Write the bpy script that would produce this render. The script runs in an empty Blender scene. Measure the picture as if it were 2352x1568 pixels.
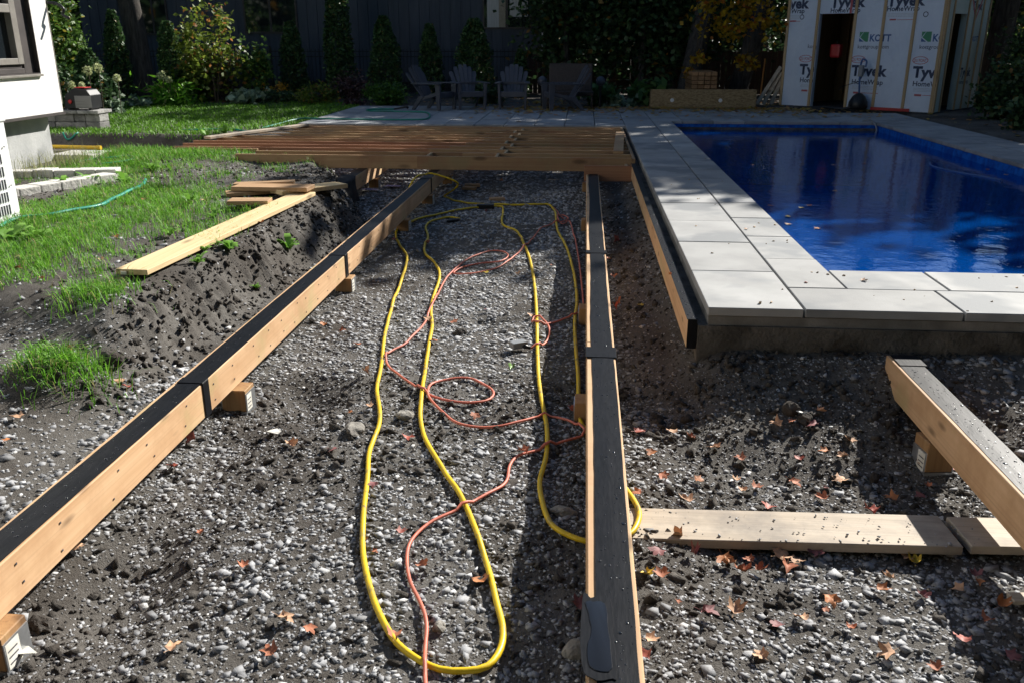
import bpy, bmesh, math, random
import numpy as np
from mathutils import Vector, Matrix
rad = math.radians
random.seed(7)
rng = np.random.default_rng(11)
scene = bpy.context.scene
COL = scene.collection

# ------------------------------------------------------------------ camera
CZ = 1.48
cam_d = bpy.data.cameras.new('camera')
cam_d.sensor_width = 36.0
cam_d.sensor_fit = 'HORIZONTAL'
cam_d.lens = 30.61
cam_d.clip_start = 0.05
cam_d.clip_end = 600
cam_d.dof.use_dof = True
cam_d.dof.focus_distance = 5.0
cam_d.dof.aperture_fstop = 7.0
cam = bpy.data.objects.new('camera', cam_d)
COL.objects.link(cam)
cam.location = (0, 0, CZ)
cam.rotation_euler = (rad(90 - 19.086), 0, rad(4.593))
scene.camera = cam

# ------------------------------------------------------------------ sky and sun
SUN = Vector((0.90, 1.25, 1.0)).normalized()       # direction towards the sun
EL = math.asin(SUN.z)
AZ = math.atan2(SUN.x, SUN.y)
world = bpy.data.worlds.new('World')
scene.world = world
world.use_nodes = True
wn = world.node_tree
for n in list(wn.nodes):
    wn.nodes.remove(n)
sky = wn.nodes.new('ShaderNodeTexSky')
sky.sky_type = 'NISHITA'
sky.sun_disc = False
sky.sun_elevation = EL
sky.sun_rotation = AZ
sky.air_density = 1.0
sky.dust_density = 0.3
sky.ozone_density = 2.0
bg = wn.nodes.new('ShaderNodeBackground')
bg.inputs['Strength'].default_value = 0.05
wo = wn.nodes.new('ShaderNodeOutputWorld')
wn.links.new(sky.outputs[0], bg.inputs[0])
wn.links.new(bg.outputs[0], wo.inputs[0])
sun_d = bpy.data.lights.new('sun', 'SUN')
sun_d.energy = 5.0
sun_d.angle = rad(0.53)
sun_d.color = (1.0, 0.955, 0.88)
sun = bpy.data.objects.new('sun', sun_d)
COL.objects.link(sun)
sun.location = (20, 30, 25)
sun.rotation_euler = (-SUN).to_track_quat('-Z', 'Y').to_euler()

vs = scene.view_settings
vs.view_transform = 'Standard'
vs.look = 'None'
vs.exposure = 0.93
vs.gamma = 1.0
vs.use_curve_mapping = False
scene.cycles.use_denoising = True
scene.cycles.max_bounces = 6
scene.cycles.diffuse_bounces = 3
scene.cycles.glossy_bounces = 3
scene.cycles.transmission_bounces = 4
scene.cycles.transparent_max_bounces = 10
scene.cycles.caustics_reflective = False
scene.cycles.caustics_refractive = False

# ------------------------------------------------------------------ survey: a photo pixel (2352 px wide frame) to a place on a surface
_f, _cx, _cy = 2000.0, 1176.0, 784.0
_th, _ps = rad(19.086), rad(4.593)
_F0 = np.array([-math.sin(_ps), math.cos(_ps), 0.0])
_R = np.array([math.cos(_ps), math.sin(_ps), 0.0])
_F = _F0 * math.cos(_th) + np.array([0, 0, -math.sin(_th)])
_U = _F0 * math.sin(_th) + np.array([0, 0, math.cos(_th)])
_C = np.array([0, 0, CZ])
def ray(x, y):
    return _F * _f + _R * (x - _cx) - _U * (y - _cy)
def gp(x, y, z):
    d = ray(x, y)
    return _C + d * ((z - CZ) / d[2])
def atY(x, y, Y):
    d = ray(x, y)
    return _C + d * (Y / d[1])
def atX(x, y, X):
    d = ray(x, y)
    return _C + d * (X / d[0])

# ------------------------------------------------------------------ noise
def _hash(ix, iy, s):
    n = (ix.astype(np.int64) * 374761393 + iy.astype(np.int64) * 668265263 + s * 974711) & 0xffffffff
    n = ((n ^ (n >> 13)) * 1274126177) & 0xffffffff
    n = n ^ (n >> 16)
    return (n & 0xffff) / 65535.0
def vn(x, y, s=0):
    x = np.asarray(x, float); y = np.asarray(y, float)
    ix = np.floor(x); iy = np.floor(y)
    u = x - ix; v = y - iy
    u = u * u * (3 - 2 * u); v = v * v * (3 - 2 * v)
    a = _hash(ix, iy, s); b = _hash(ix + 1, iy, s); c = _hash(ix, iy + 1, s); d = _hash(ix + 1, iy + 1, s)
    return (a * (1 - u) + b * u) * (1 - v) + (c * (1 - u) + d * u) * v
def fbm(x, y, s=0, o=4):
    t = 0; a = 0.5; k = 1.0
    for i in range(o):
        t = t + a * vn(np.asarray(x) * k, np.asarray(y) * k, s + i * 17)
        a *= 0.5; k *= 2.03
    return t
def sst(a, b, x):
    t = np.clip((np.asarray(x, float) - a) / (b - a), 0, 1)
    return t * t * (3 - 2 * t)

# ------------------------------------------------------------------ objects
def world_loc(o):
    v = Vector((0, 0, 0))
    while o is not None:
        v += o.location; o = o.parent
    return v
def mesh_from(name, verts, faces, smooth=False):
    me = bpy.data.meshes.new(name)
    me.from_pydata([tuple(v) for v in verts], [], [tuple(f) for f in faces])
    if smooth:
        me.polygons.foreach_set('use_smooth', [True] * len(me.polygons))
    me.update()
    return me
def link(name, me, mat=None, parent=None, loc=(0, 0, 0)):
    if mat is not None and not me.materials:
        me.materials.append(mat)
    o = bpy.data.objects.new(name, me)
    COL.objects.link(o)
    o.location = loc
    if parent is not None:
        o.parent = parent
    return o
def tag(o, label, cat, group=None):
    o['label'] = label; o['category'] = cat
    if group: o['group'] = group
    return o
def thing(name, label, cat, loc=(0, 0, 0), group=None, rz=0.0):
    o = bpy.data.objects.new(name, None)
    o.empty_display_size = 0.1
    COL.objects.link(o)
    o.location = loc; o.rotation_euler = (0, 0, rz)
    return tag(o, label, cat, group)
def struct(o):
    o['kind'] = 'structure'; return o
def stuff(o, label=None, cat=None):
    o['kind'] = 'stuff'
    if label: o['label'] = label
    if cat: o['category'] = cat
    return o
def copy_tree(o, parent=None):
    c = o.copy(); COL.objects.link(c)
    if parent is not None: c.parent = parent
    for ch in list(o.children):
        copy_tree(ch, c)
    return c

BOXF = [(0, 3, 2, 1), (4, 5, 6, 7), (0, 1, 5, 4), (1, 2, 6, 5), (2, 3, 7, 6), (3, 0, 4, 7)]
class MB:
    def __init__(s): s.v = []; s.f = []
    def add(s, v, f):
        n = len(s.v); s.v += [tuple(map(float, p)) for p in v]; s.f += [tuple(i + n for i in q) for q in f]; return s
    def box(s, x0, x1, y0, y1, z0, z1):
        return s.add([(x0, y0, z0), (x1, y0, z0), (x1, y1, z0), (x0, y1, z0), (x0, y0, z1), (x1, y0, z1), (x1, y1, z1), (x0, y1, z1)], BOXF)
    def obox(s, c, ax, ay, az, hx, hy, hz):
        c, ax, ay, az = [Vector(q) for q in (c, ax, ay, az)]
        P = []
        for k in (-1, 1):
            for (i, j) in ((-1, -1), (1, -1), (1, 1), (-1, 1)):
                P.append(c + ax * hx * i + ay * hy * j + az * hz * k)
        return s.add(P, BOXF)
    def bar(s, p, q, w, h, up=(0, 0, 1)):
        p, q = Vector(p), Vector(q); a = (q - p); L = a.length; a.normalize()
        up = Vector(up)
        if abs(a.dot(up)) > 0.97: up = Vector((1, 0, 0))
        b = up.cross(a).normalized(); c = a.cross(b)
        return s.obox((p + q) / 2, a, b, c, L / 2, w / 2, h / 2)
    def tube(s, path, r, seg=8, caps=True):
        path = [Vector(p) for p in path]; n = len(path)
        rr = r if hasattr(r, '__len__') else [r] * n
        t0 = (path[1] - path[0]).normalized()
        nrm = t0.orthogonal().normalized()
        base = len(s.v); V = []; F = []
        for i in range(n):
            t = (path[min(i + 1, n - 1)] - path[max(i - 1, 0)])
            if t.length < 1e-9: t = t0
            t = t.normalized()
            nrm = (nrm - t * nrm.dot(t))
            if nrm.length < 1e-6: nrm = t.orthogonal()
            nrm.normalize(); b = t.cross(nrm)
            for k in range(seg):
                a = 2 * math.pi * k / seg
                V.append(path[i] + (nrm * math.cos(a) + b * math.sin(a)) * rr[i])
        for i in range(n - 1):
            for k in range(seg):
                k2 = (k + 1) % seg
                F.append((i * seg + k, i * seg + k2, (i + 1) * seg + k2, (i + 1) * seg + k))
        if caps:
            F.append(tuple(range(seg - 1, -1, -1))); F.append(tuple((n - 1) * seg + k for k in range(seg)))
        return s.add(V, F)
    def lathe(s, prof, seg=16, c=(0, 0, 0)):
        V = []; F = []
        for (r, z) in prof:
            for k in range(seg):
                a = 2 * math.pi * k / seg
                V.append((c[0] + r * math.cos(a), c[1] + r * math.sin(a), c[2] + z))
        for i in range(len(prof) - 1):
            for k in range(seg):
                k2 = (k + 1) % seg
                F.append((i * seg + k, i * seg + k2, (i + 1) * seg + k2, (i + 1) * seg + k))
        F.append(tuple(range(seg - 1, -1, -1))); F.append(tuple((len(prof) - 1) * seg + k for k in range(seg)))
        return s.add(V, F)
    def prism(s, poly, ext):
        n = len(poly); ext = Vector(ext)
        V = [Vector(p) for p in poly] + [Vector(p) + ext for p in poly]
        F = [tuple(range(n - 1, -1, -1)), tuple(range(n, 2 * n))]
        for i in range(n):
            j = (i + 1) % n; F.append((i, j, n + j, n + i))
        return s.add(V, F)
    def build(s, name, mat, parent=None, bevel=0.0, smooth=False, local=False, seg=2):
        """links the collected shapes as one mesh object; coordinates are world coordinates unless local"""
        off = Vector((0, 0, 0)) if (parent is None or local) else world_loc(parent)
        me = mesh_from(name, [Vector(v) - off for v in s.v], s.f, smooth)
        if bevel > 0:
            bm = bmesh.new(); bm.from_mesh(me)
            bmesh.ops.recalc_face_normals(bm, faces=bm.faces)
            es = [e for e in bm.edges if len(e.link_faces) == 2 and e.calc_face_angle() > 0.5]
            bmesh.ops.bevel(bm, geom=es, offset=bevel, segments=seg, profile=0.6, affect='EDGES', clamp_overlap=True)
            bm.to_mesh(me); bm.free()
        me.materials.append(mat)
        o = bpy.data.objects.new(name, me)
        COL.objects.link(o)
        if parent is not None: o.parent = parent
        return o

# ------------------------------------------------------------------ materials
def _new(name):
    m = bpy.data.materials.new(name); m.use_nodes = True
    nt = m.node_tree
    for n in list(nt.nodes): nt.nodes.remove(n)
    out = nt.nodes.new('ShaderNodeOutputMaterial')
    return m, nt, out
def _rgba(c): return (c[0], c[1], c[2], 1.0)
def _mix(nt, a, b, fac, mode='MIX'):
    n = nt.nodes.new('ShaderNodeMix'); n.data_type = 'RGBA'; n.blend_type = mode
    for i, v in ((6, a), (7, b)):
        if isinstance(v, tuple): n.inputs[i].default_value = _rgba(v)
        else: nt.links.new(v, n.inputs[i])
    if isinstance(fac, (int, float)): n.inputs[0].default_value = fac
    else: nt.links.new(fac, n.inputs[0])
    return n.outputs[2]
def _noise(nt, vec, scale, detail=4, rough=0.55):
    n = nt.nodes.new('ShaderNodeTexNoise')
    n.inputs['Scale'].default_value = scale; n.inputs['Detail'].default_value = detail; n.inputs['Roughness'].default_value = rough
    nt.links.new(vec, n.inputs['Vector'])
    return n.outputs['Fac']
def _range(nt, v, a, b, c=0.0, d=1.0):
    n = nt.nodes.new('ShaderNodeMapRange'); n.clamp = True
    nt.links.new(v, n.inputs[0])
    for i, q in enumerate((a, b, c, d)): n.inputs[i + 1].default_value = q
    return n.outputs[0]
def _coords(nt, kind='Object', stretch=(1, 1, 1), shift=True):
    tc = nt.nodes.new('ShaderNodeTexCoord'); mp = nt.nodes.new('ShaderNodeMapping')
    nt.links.new(tc.outputs[kind], mp.inputs['Vector'])
    mp.inputs['Scale'].default_value = stretch
    if shift:
        oi = nt.nodes.new('ShaderNodeObjectInfo'); mu = nt.nodes.new('ShaderNodeMath'); mu.operation = 'MULTIPLY'
        mu.inputs[1].default_value = 37.0
        nt.links.new(oi.outputs['Random'], mu.inputs[0]); nt.links.new(mu.outputs[0], mp.inputs['Location'])
    return mp.outputs[0]
def _bsdf(nt, col, rough, spec=0.5, metal=0.0):
    b = nt.nodes.new('ShaderNodeBsdfPrincipled')
    if isinstance(col, tuple): b.inputs['Base Color'].default_value = _rgba(col)
    else: nt.links.new(col, b.inputs['Base Color'])
    if isinstance(rough, (int, float)): b.inputs['Roughness'].default_value = rough
    else: nt.links.new(rough, b.inputs['Roughness'])
    b.inputs['Specular IOR Level'].default_value = spec
    b.inputs['Metallic'].default_value = metal
    return b
def _bump(nt, b, h, strength, dist=0.01):
    n = nt.nodes.new('ShaderNodeBump'); n.inputs['Strength'].default_value = strength; n.inputs['Distance'].default_value = dist
    nt.links.new(h, n.inputs['Height']); nt.links.new(n.outputs[0], b.inputs['Normal'])
def _rand(nt, col, kind, amt):
    """per island or per object brightness spread"""
    if kind == 'island':
        r = nt.nodes.new('ShaderNodeNewGeometry').outputs['Random Per Island']
    else:
        r = nt.nodes.new('ShaderNodeObjectInfo').outputs['Random']
    v = _range(nt, r, 0, 1, 1 - amt, 1 + amt)
    h = nt.nodes.new('ShaderNodeHueSaturation'); nt.links.new(v, h.inputs['Value'])
    if isinstance(col, tuple): h.inputs['Color'].default_value = _rgba(col)
    else: nt.links.new(col, h.inputs['Color'])
    return h.outputs[0], r
def mat(name, c1, c2=None, scale=6.0, rough=0.8, bump=0.0, bscale=40.0, spec=0.4, metal=0.0, rnd=None, amt=0.15,
        stretch=(1, 1, 1), detail=5, lo=0.35, hi=0.65, dist=0.01, spots=None):
    m, nt, out = _new(name)
    vec = _coords(nt, 'Object', stretch)
    col = tuple(c1)
    if c2 is not None:
        col = _mix(nt, tuple(c1), tuple(c2), _range(nt, _noise(nt, vec, scale, detail), lo, hi))
    if spots is not None:      # (colour, scale, threshold): stains with a shape of their own
        col = _mix(nt, col, tuple(spots[0]), _range(nt, _noise(nt, vec, spots[1], 3), spots[2], spots[2] + 0.12))
    if rnd: col, _ = _rand(nt, col, rnd, amt)
    b = _bsdf(nt, col, rough, spec, metal)
    if bump > 0: _bump(nt, b, _noise(nt, vec, bscale, 6, 0.6), bump, dist)
    nt.links.new(b.outputs[0], out.inputs[0])
    return m
def wood(name, c1, c2, axis='y', rough=0.7, knots=True, green=None, amt=0.12, stain=None, kscale=1.0):
    m, nt, out = _new(name)
    st = {'x': (0.35, 9, 9), 'y': (9, 0.35, 9), 'z': (9, 9, 0.35)}[axis]
    vec = _coords(nt, 'Object', st)
    g1 = _noise(nt, vec, 1.6, 6, 0.6)
    vec2 = _coords(nt, 'Object', tuple(q * (0.35 if q < 1 else 4.0) for q in st))
    g2 = _noise(nt, vec2, 2.0, 3, 0.5)
    col = _mix(nt, c1, c2, _range(nt, g1, 0.3, 0.7))
    col = _mix(nt, col, tuple(q * 0.62 for q in c2), _range(nt, g2, 0.52, 0.75, 0, 0.55))
    vec3 = _coords(nt, 'Object', (1, 1, 1))
    if stain:
        col = _mix(nt, col, stain, _range(nt, _noise(nt, vec3, 2.4, 6, 0.65), 0.48, 0.66, 0, 0.8))
    if green:
        col = _mix(nt, col, green, _range(nt, _noise(nt, vec3, 2.6, 3), 0.55, 0.72, 0, 0.5))
    if knots:
        kst = {'x': (1.6, 5, 5), 'y': (5, 1.6, 5), 'z': (5, 5, 1.6)}[axis]
        v = nt.nodes.new('ShaderNodeTexVoronoi'); v.inputs['Scale'].default_value = kscale
        nt.links.new(_coords(nt, 'Object', kst), v.inputs['Vector'])
        col = _mix(nt, col, tuple(q * 0.36 for q in c2), _range(nt, v.outputs['Distance'], 0.08, 0.20, 0.8, 0.0))
    col, _ = _rand(nt, col, 'object', amt)
    b = _bsdf(nt, col, rough, 0.3)
    _bump(nt, b, g2, 0.25, 0.004)
    nt.links.new(b.outputs[0], out.inputs[0])
    return m
def leafmat(name, c1, c2, amt=0.35, trans=0.35, rough=0.5, third=None):
    m, nt, out = _new(name)
    r = nt.nodes.new('ShaderNodeNewGeometry').outputs['Random Per Island']
    col = _mix(nt, tuple(c1), tuple(c2), r)
    if third is not None:      # (colour, share)
        w = nt.nodes.new('ShaderNodeTexWhiteNoise'); w.noise_dimensions = '1D'; nt.links.new(r, w.inputs['W'])
        col = _mix(nt, col, tuple(third[0]), _range(nt, w.outputs['Value'], third[1], third[1] + 0.01, 1, 0))
    col, _ = _rand(nt, col, 'island', amt)
    b = _bsdf(nt, col, rough, 0.35)
    t = nt.nodes.new('ShaderNodeBsdfTranslucent'); nt.links.new(col, t.inputs[0])
    mx = nt.nodes.new('ShaderNodeMixShader'); mx.inputs[0].default_value = trans
    nt.links.new(b.outputs[0], mx.inputs[1]); nt.links.new(t.outputs[0], mx.inputs[2])
    nt.links.new(mx.outputs[0], out.inputs[0])
    return m
# ------------------------------------------------------------------ palette
def soil_material():
    m, nt, out = _new('soil')
    vec = _coords(nt, 'Object', (1, 1, 1), shift=False)
    big = _noise(nt, vec, 1.3, 5, 0.6)
    fine = _noise(nt, vec, 38.0, 6, 0.7)
    grit = _noise(nt, vec, 160.0, 3, 0.6)
    col = _mix(nt, (0.082, 0.073, 0.064), (0.150, 0.142, 0.130), _range(nt, big, 0.38, 0.62))
    col = _mix(nt, col, (0.050, 0.043, 0.037), _range(nt, fine, 0.5, 0.68, 0, 0.7))
    col = _mix(nt, col, (0.34, 0.335, 0.325), _range(nt, grit, 0.62, 0.72, 0, 0.55))
    b = _bsdf(nt, col, 0.95, 0.15)
    add = nt.nodes.new('ShaderNodeMath'); add.operation = 'ADD'
    nt.links.new(fine, add.inputs[0]); nt.links.new(grit, add.inputs[1])
    _bump(nt, b, add.outputs[0], 0.7, 0.016)
    nt.links.new(b.outputs[0], out.inputs[0])
    return m
SOIL = soil_material()
def stone_material(name, c1, c2, c3):
    m, nt, out = _new(name)
    r = nt.nodes.new('ShaderNodeNewGeometry').outputs['Random Per Island']
    w = nt.nodes.new('ShaderNodeTexWhiteNoise'); w.noise_dimensions = '1D'; nt.links.new(r, w.inputs['W'])
    col = _mix(nt, c1, c2, r)
    col = _mix(nt, col, c3, _range(nt, w.outputs['Value'], 0.90, 1.0, 0, 1))
    vec = _coords(nt, 'Object', (1, 1, 1), shift=False)
    col = _mix(nt, col, (0.11, 0.10, 0.09), _range(nt, _noise(nt, vec, 55.0, 4, 0.65), 0.5, 0.72, 0, 0.75))
    b = _bsdf(nt, col, 0.72, 0.35)
    _bump(nt, b, _noise(nt, vec, 220.0, 3), 0.4, 0.004)
    nt.links.new(b.outputs[0], out.inputs[0])
    return m
GRAVEL = stone_material('crushed_stone', (0.16, 0.163, 0.170), (0.39, 0.398, 0.412), (0.62, 0.62, 0.61))
CLOD = mat('soil_clod', (0.050, 0.043, 0.037), (0.105, 0.097, 0.088), 9, 0.95, 0.8, 60, 0.1, rnd='island', amt=0.3, dist=0.02)
ROCK = mat('field_rock', (0.16, 0.15, 0.135), (0.36, 0.34, 0.30), 9, 0.85, 0.6, 45, 0.25, rnd='object', dist=0.02)
BEAMW = wood('beam_lumber', (0.66, 0.445, 0.265), (0.53, 0.325, 0.175), 'y', green=(0.40, 0.37, 0.17), amt=0.07, stain=(0.46, 0.275, 0.145), kscale=1.8)
JOISTW = wood('joist_lumber', (0.40, 0.265, 0.145), (0.31, 0.19, 0.10), 'x', green=(0.27, 0.23, 0.12), amt=0.16, stain=(0.28, 0.15, 0.085))
JOISTR = wood('joist_lumber_reddish', (0.36, 0.19, 0.105), (0.27, 0.13, 0.075), 'x', amt=0.12)
POSTW = wood('post_lumber', (0.42, 0.26, 0.12), (0.30, 0.16, 0.075), 'z', amt=0.1)
PALEW = wood('pale_plank', (0.74, 0.58, 0.34), (0.64, 0.47, 0.25), 'y', amt=0.05)
GREYW = wood('weathered_plank', (0.50, 0.43, 0.34), (0.40, 0.33, 0.25), 'x', amt=0.08, stain=(0.22, 0.19, 0.16))
SCRAPW = wood('scrap_lumber', (0.50, 0.33, 0.19), (0.38, 0.23, 0.12), 'x', amt=0.12)
TAPE = mat('bitumen_tape', (0.006, 0.007, 0.009), (0.012, 0.013, 0.016), 12, 0.42, 0.2, 14, 0.10, stretch=(6, 1, 1), dist=0.004)
FABRIC = mat('landscape_fabric', (0.018, 0.018, 0.020), (0.032, 0.031, 0.033), 14, 0.85, 0.5, 30, 0.2)
DROP = mat('rain_drop', (0.010, 0.011, 0.013), None, rough=0.10, spec=0.9)
STEEL = mat('galvanised_steel', (0.46, 0.48, 0.50), (0.60, 0.62, 0.64), 14, 0.38, 0.1, 60, 0.5, metal=0.85)
STICK = mat('paper_sticker', (0.62, 0.60, 0.52), (0.74, 0.73, 0.68), 20, 0.6)
INK = mat('printed_ink', (0.05, 0.05, 0.06), (0.10, 0.10, 0.11), 30, 0.6)
PAVER = mat('concrete_paver', (0.28, 0.282, 0.278), (0.37, 0.371, 0.364), 2.2, 0.78, 0.35, 120, 0.3, rnd='object', amt=0.13, spots=((0.215, 0.225, 0.232), 1.6, 0.50), dist=0.003)
PATIOP = mat('patio_paver', (0.27, 0.28, 0.29), (0.35, 0.36, 0.37), 3, 0.7, 0.25, 120, 0.3, rnd='object', amt=0.10, spots=((0.21, 0.22, 0.23), 1.4, 0.53), dist=0.003)
MORTAR = mat('poured_concrete', (0.15, 0.143, 0.13), (0.24, 0.232, 0.215), 4, 0.9, 0.6, 35, 0.2, spots=((0.10, 0.095, 0.088), 2.2, 0.55), dist=0.012)
ROUGHC = mat('rough_concrete_footing', (0.075, 0.07, 0.062), (0.15, 0.14, 0.125), 5, 0.95, 1.0, 24, 0.15, spots=((0.06, 0.055, 0.048), 3.0, 0.52), dist=0.03)
STUCCO = mat('white_stucco', (0.80, 0.795, 0.77), (0.86, 0.855, 0.84), 5, 0.9, 0.5, 90, 0.2, dist=0.006)
FOUND = mat('foundation_parging', (0.36, 0.368, 0.37), (0.48, 0.486, 0.48), 2.6, 0.88, 0.4, 30, 0.2, spots=((0.29, 0.30, 0.30), 2.0, 0.52), dist=0.01)
FRAME = mat('taupe_window_frame', (0.20, 0.185, 0.165), (0.25, 0.235, 0.21), 8, 0.45)
FRAMED = mat('dark_window_reveal', (0.045, 0.038, 0.036), (0.065, 0.055, 0.052), 8, 0.55)
METALW = mat('cream_white_enamel', (0.74, 0.75, 0.76), (0.80, 0.81, 0.82), 6, 0.4, 0.05, 60)
SLOT = mat('dark_grille_gap', (0.03, 0.032, 0.045), (0.05, 0.052, 0.065), 10, 0.6)
SIDING = mat('slate_siding', (0.052, 0.064, 0.083), (0.070, 0.084, 0.106), 3, 0.7, 0.2, 50, 0.3, stretch=(4, 4, 0.4), rnd='object', amt=0.10)
DARKF = mat('dark_foundation', (0.028, 0.031, 0.036), (0.045, 0.048, 0.052), 3, 0.9, 0.3, 30)
IRON = mat('black_iron', (0.010, 0.011, 0.013), (0.018, 0.019, 0.021), 12, 0.4)
CHAIRM = mat('slate_plastic', (0.062, 0.068, 0.088), (0.080, 0.086, 0.108), 4, 0.42, 0.05, 80, 0.4)
WICKER = mat('brown_wicker', (0.040, 0.030, 0.026), (0.070, 0.054, 0.047), 30, 0.7, 0.6, 60)
BARK = mat('dark_bark', (0.042, 0.038, 0.034), (0.095, 0.087, 0.078), 6, 0.95, 1.0, 14, 0.1, stretch=(3, 3, 0.5), dist=0.04)
TWIG = mat('brown_stem', (0.06, 0.045, 0.03), (0.10, 0.08, 0.055), 12, 0.9)
FENCEW = wood('brown_fence_board', (0.10, 0.055, 0.035), (0.065, 0.035, 0.024), 'z', knots=False, amt=0.2)
OSB = mat('strand_board', (0.36, 0.27, 0.15), (0.20, 0.14, 0.075), 14, 0.85, 0.2, 60, 0.2, stretch=(1, 1, 3), detail=2, spots=((0.45, 0.35, 0.21), 26, 0.58))
LUMB = wood('stacked_lumber', (0.42, 0.25, 0.12), (0.28, 0.15, 0.075), 'y', amt=0.25)
STUD = wood('strapping_lumber', (0.50, 0.36, 0.20), (0.40, 0.27, 0.14), 'z', amt=0.08)
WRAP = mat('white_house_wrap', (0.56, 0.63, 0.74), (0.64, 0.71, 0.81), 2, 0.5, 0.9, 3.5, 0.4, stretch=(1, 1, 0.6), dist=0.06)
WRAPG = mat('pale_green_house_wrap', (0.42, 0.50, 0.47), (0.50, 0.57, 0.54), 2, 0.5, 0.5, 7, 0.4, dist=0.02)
NAVY = mat('navy_print', (0.030, 0.045, 0.095), (0.038, 0.055, 0.11), 8, 0.6)
BLUEP = mat('blue_print', (0.055, 0.12, 0.30), (0.06, 0.13, 0.32), 8, 0.6)
GREENP = mat('green_print', (0.06, 0.25, 0.13), (0.07, 0.27, 0.14), 8, 0.6)
REDP = mat('red_print', (0.42, 0.09, 0.10), (0.45, 0.11, 0.12), 8, 0.6)
GREYP = mat('grey_print', (0.36, 0.38, 0.41), (0.40, 0.42, 0.45), 8, 0.6)
PLYIN = wood('bare_plywood', (0.36, 0.23, 0.12), (0.26, 0.16, 0.08), 'z', knots=False, amt=0.2)
REDPL = mat('red_plastic', (0.40, 0.022, 0.026), (0.45, 0.03, 0.03), 6, 0.4)
YELLOW = mat('yellow_rubber', (0.72, 0.50, 0.012), (0.64, 0.43, 0.015), 14, 0.42, 0.1, 80, 0.4, spots=((0.30, 0.22, 0.06), 14, 0.58))
YPIPE = mat('yellow_plastic_pipe', (0.72, 0.46, 0.02), (0.66, 0.41, 0.02), 8, 0.4)
SALMON = mat('salmon_rubber', (0.66, 0.19, 0.12), (0.56, 0.15, 0.10), 10, 0.5, 0.1, 80, 0.4)
HOSE = mat('green_rubber_hose', (0.012, 0.20, 0.14), (0.02, 0.27, 0.19), 8, 0.4, 0.1, 80)
BLACKP = mat('black_plastic', (0.012, 0.013, 0.015), (0.02, 0.021, 0.023), 10, 0.4)
GREYPL = mat('grey_plastic', (0.20, 0.21, 0.22), (0.27, 0.28, 0.29), 10, 0.45)
BRUSH = mat('brushed_steel', (0.20, 0.20, 0.20), (0.27, 0.27, 0.265), 3, 0.4, 0, metal=0.6, stretch=(1, 1, 30))
STONEW = mat('grey_wall_stone', (0.17, 0.17, 0.165), (0.33, 0.325, 0.31), 5, 0.9, 0.9, 24, 0.2, rnd='object', amt=0.22, dist=0.02)
PALES = mat('pale_curb_stone', (0.50, 0.485, 0.45), (0.66, 0.64, 0.60), 4, 0.9, 0.8, 26, 0.2, rnd='object', amt=0.12, dist=0.015)
GRASS = leafmat('grass_blade', (0.09, 0.28, 0.016), (0.18, 0.40, 0.036), 0.35, 0.42, 0.55, third=((0.40, 0.37, 0.15), 0.07))
LAWN = leafmat('lawn_blade', (0.085, 0.22, 0.014), (0.14, 0.31, 0.025), 0.3, 0.35, 0.55)
WEED = leafmat('weed_leaf', (0.12, 0.29, 0.03), (0.22, 0.42, 0.07), 0.25, 0.35)
CEDAR = leafmat('cedar_spray', (0.035, 0.090, 0.030), (0.070, 0.135, 0.042), 0.4, 0.25, third=((0.16, 0.12, 0.04), 0.05))
SHADEL = leafmat('maple_canopy_leaf', (0.045, 0.10, 0.015), (0.09, 0.14, 0.02), 0.3, 0.3, third=((0.32, 0.22, 0.02), 0.12))
DARKL = leafmat('dark_evergreen_leaf', (0.028, 0.068, 0.026), (0.058, 0.108, 0.038), 0.4, 0.25, third=((0.18, 0.10, 0.015), 0.03))
MIDL = leafmat('mid_green_leaf', (0.06, 0.13, 0.022), (0.11, 0.20, 0.04), 0.35, 0.35, third=((0.30, 0.26, 0.04), 0.08))
GOLDL = leafmat('gold_autumn_leaf', (0.36, 0.23, 0.012), (0.50, 0.33, 0.02), 0.25, 0.45, third=((0.42, 0.14, 0.02), 0.12))
YGREEN = leafmat('yellow_green_leaf', (0.10, 0.17, 0.022), (0.18, 0.22, 0.035), 0.35, 0.4, third=((0.34, 0.16, 0.05), 0.12))
PURPL = leafmat('purple_leaf', (0.040, 0.018, 0.022), (0.085, 0.045, 0.048), 0.4, 0.2, third=((0.20, 0.16, 0.16), 0.12))
HOSTAL = leafmat('hosta_leaf', (0.06, 0.14, 0.045), (0.10, 0.20, 0.06), 0.25, 0.3)
HOSTAV = leafmat('variegated_hosta_leaf', (0.10, 0.19, 0.11), (0.34, 0.42, 0.30), 0.2, 0.3)
BLOOM = leafmat('pale_lime_petal', (0.50, 0.56, 0.28), (0.62, 0.64, 0.40), 0.15, 0.35)
ORANGEF = leafmat('orange_petal', (0.50, 0.24, 0.02), (0.55, 0.32, 0.03), 0.2, 0.3)
LITTER = leafmat('leaf_litter', (0.42, 0.27, 0.05), (0.36, 0.16, 0.06), 0.35, 0.2, third=((0.42, 0.30, 0.05), 0.3))
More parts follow.
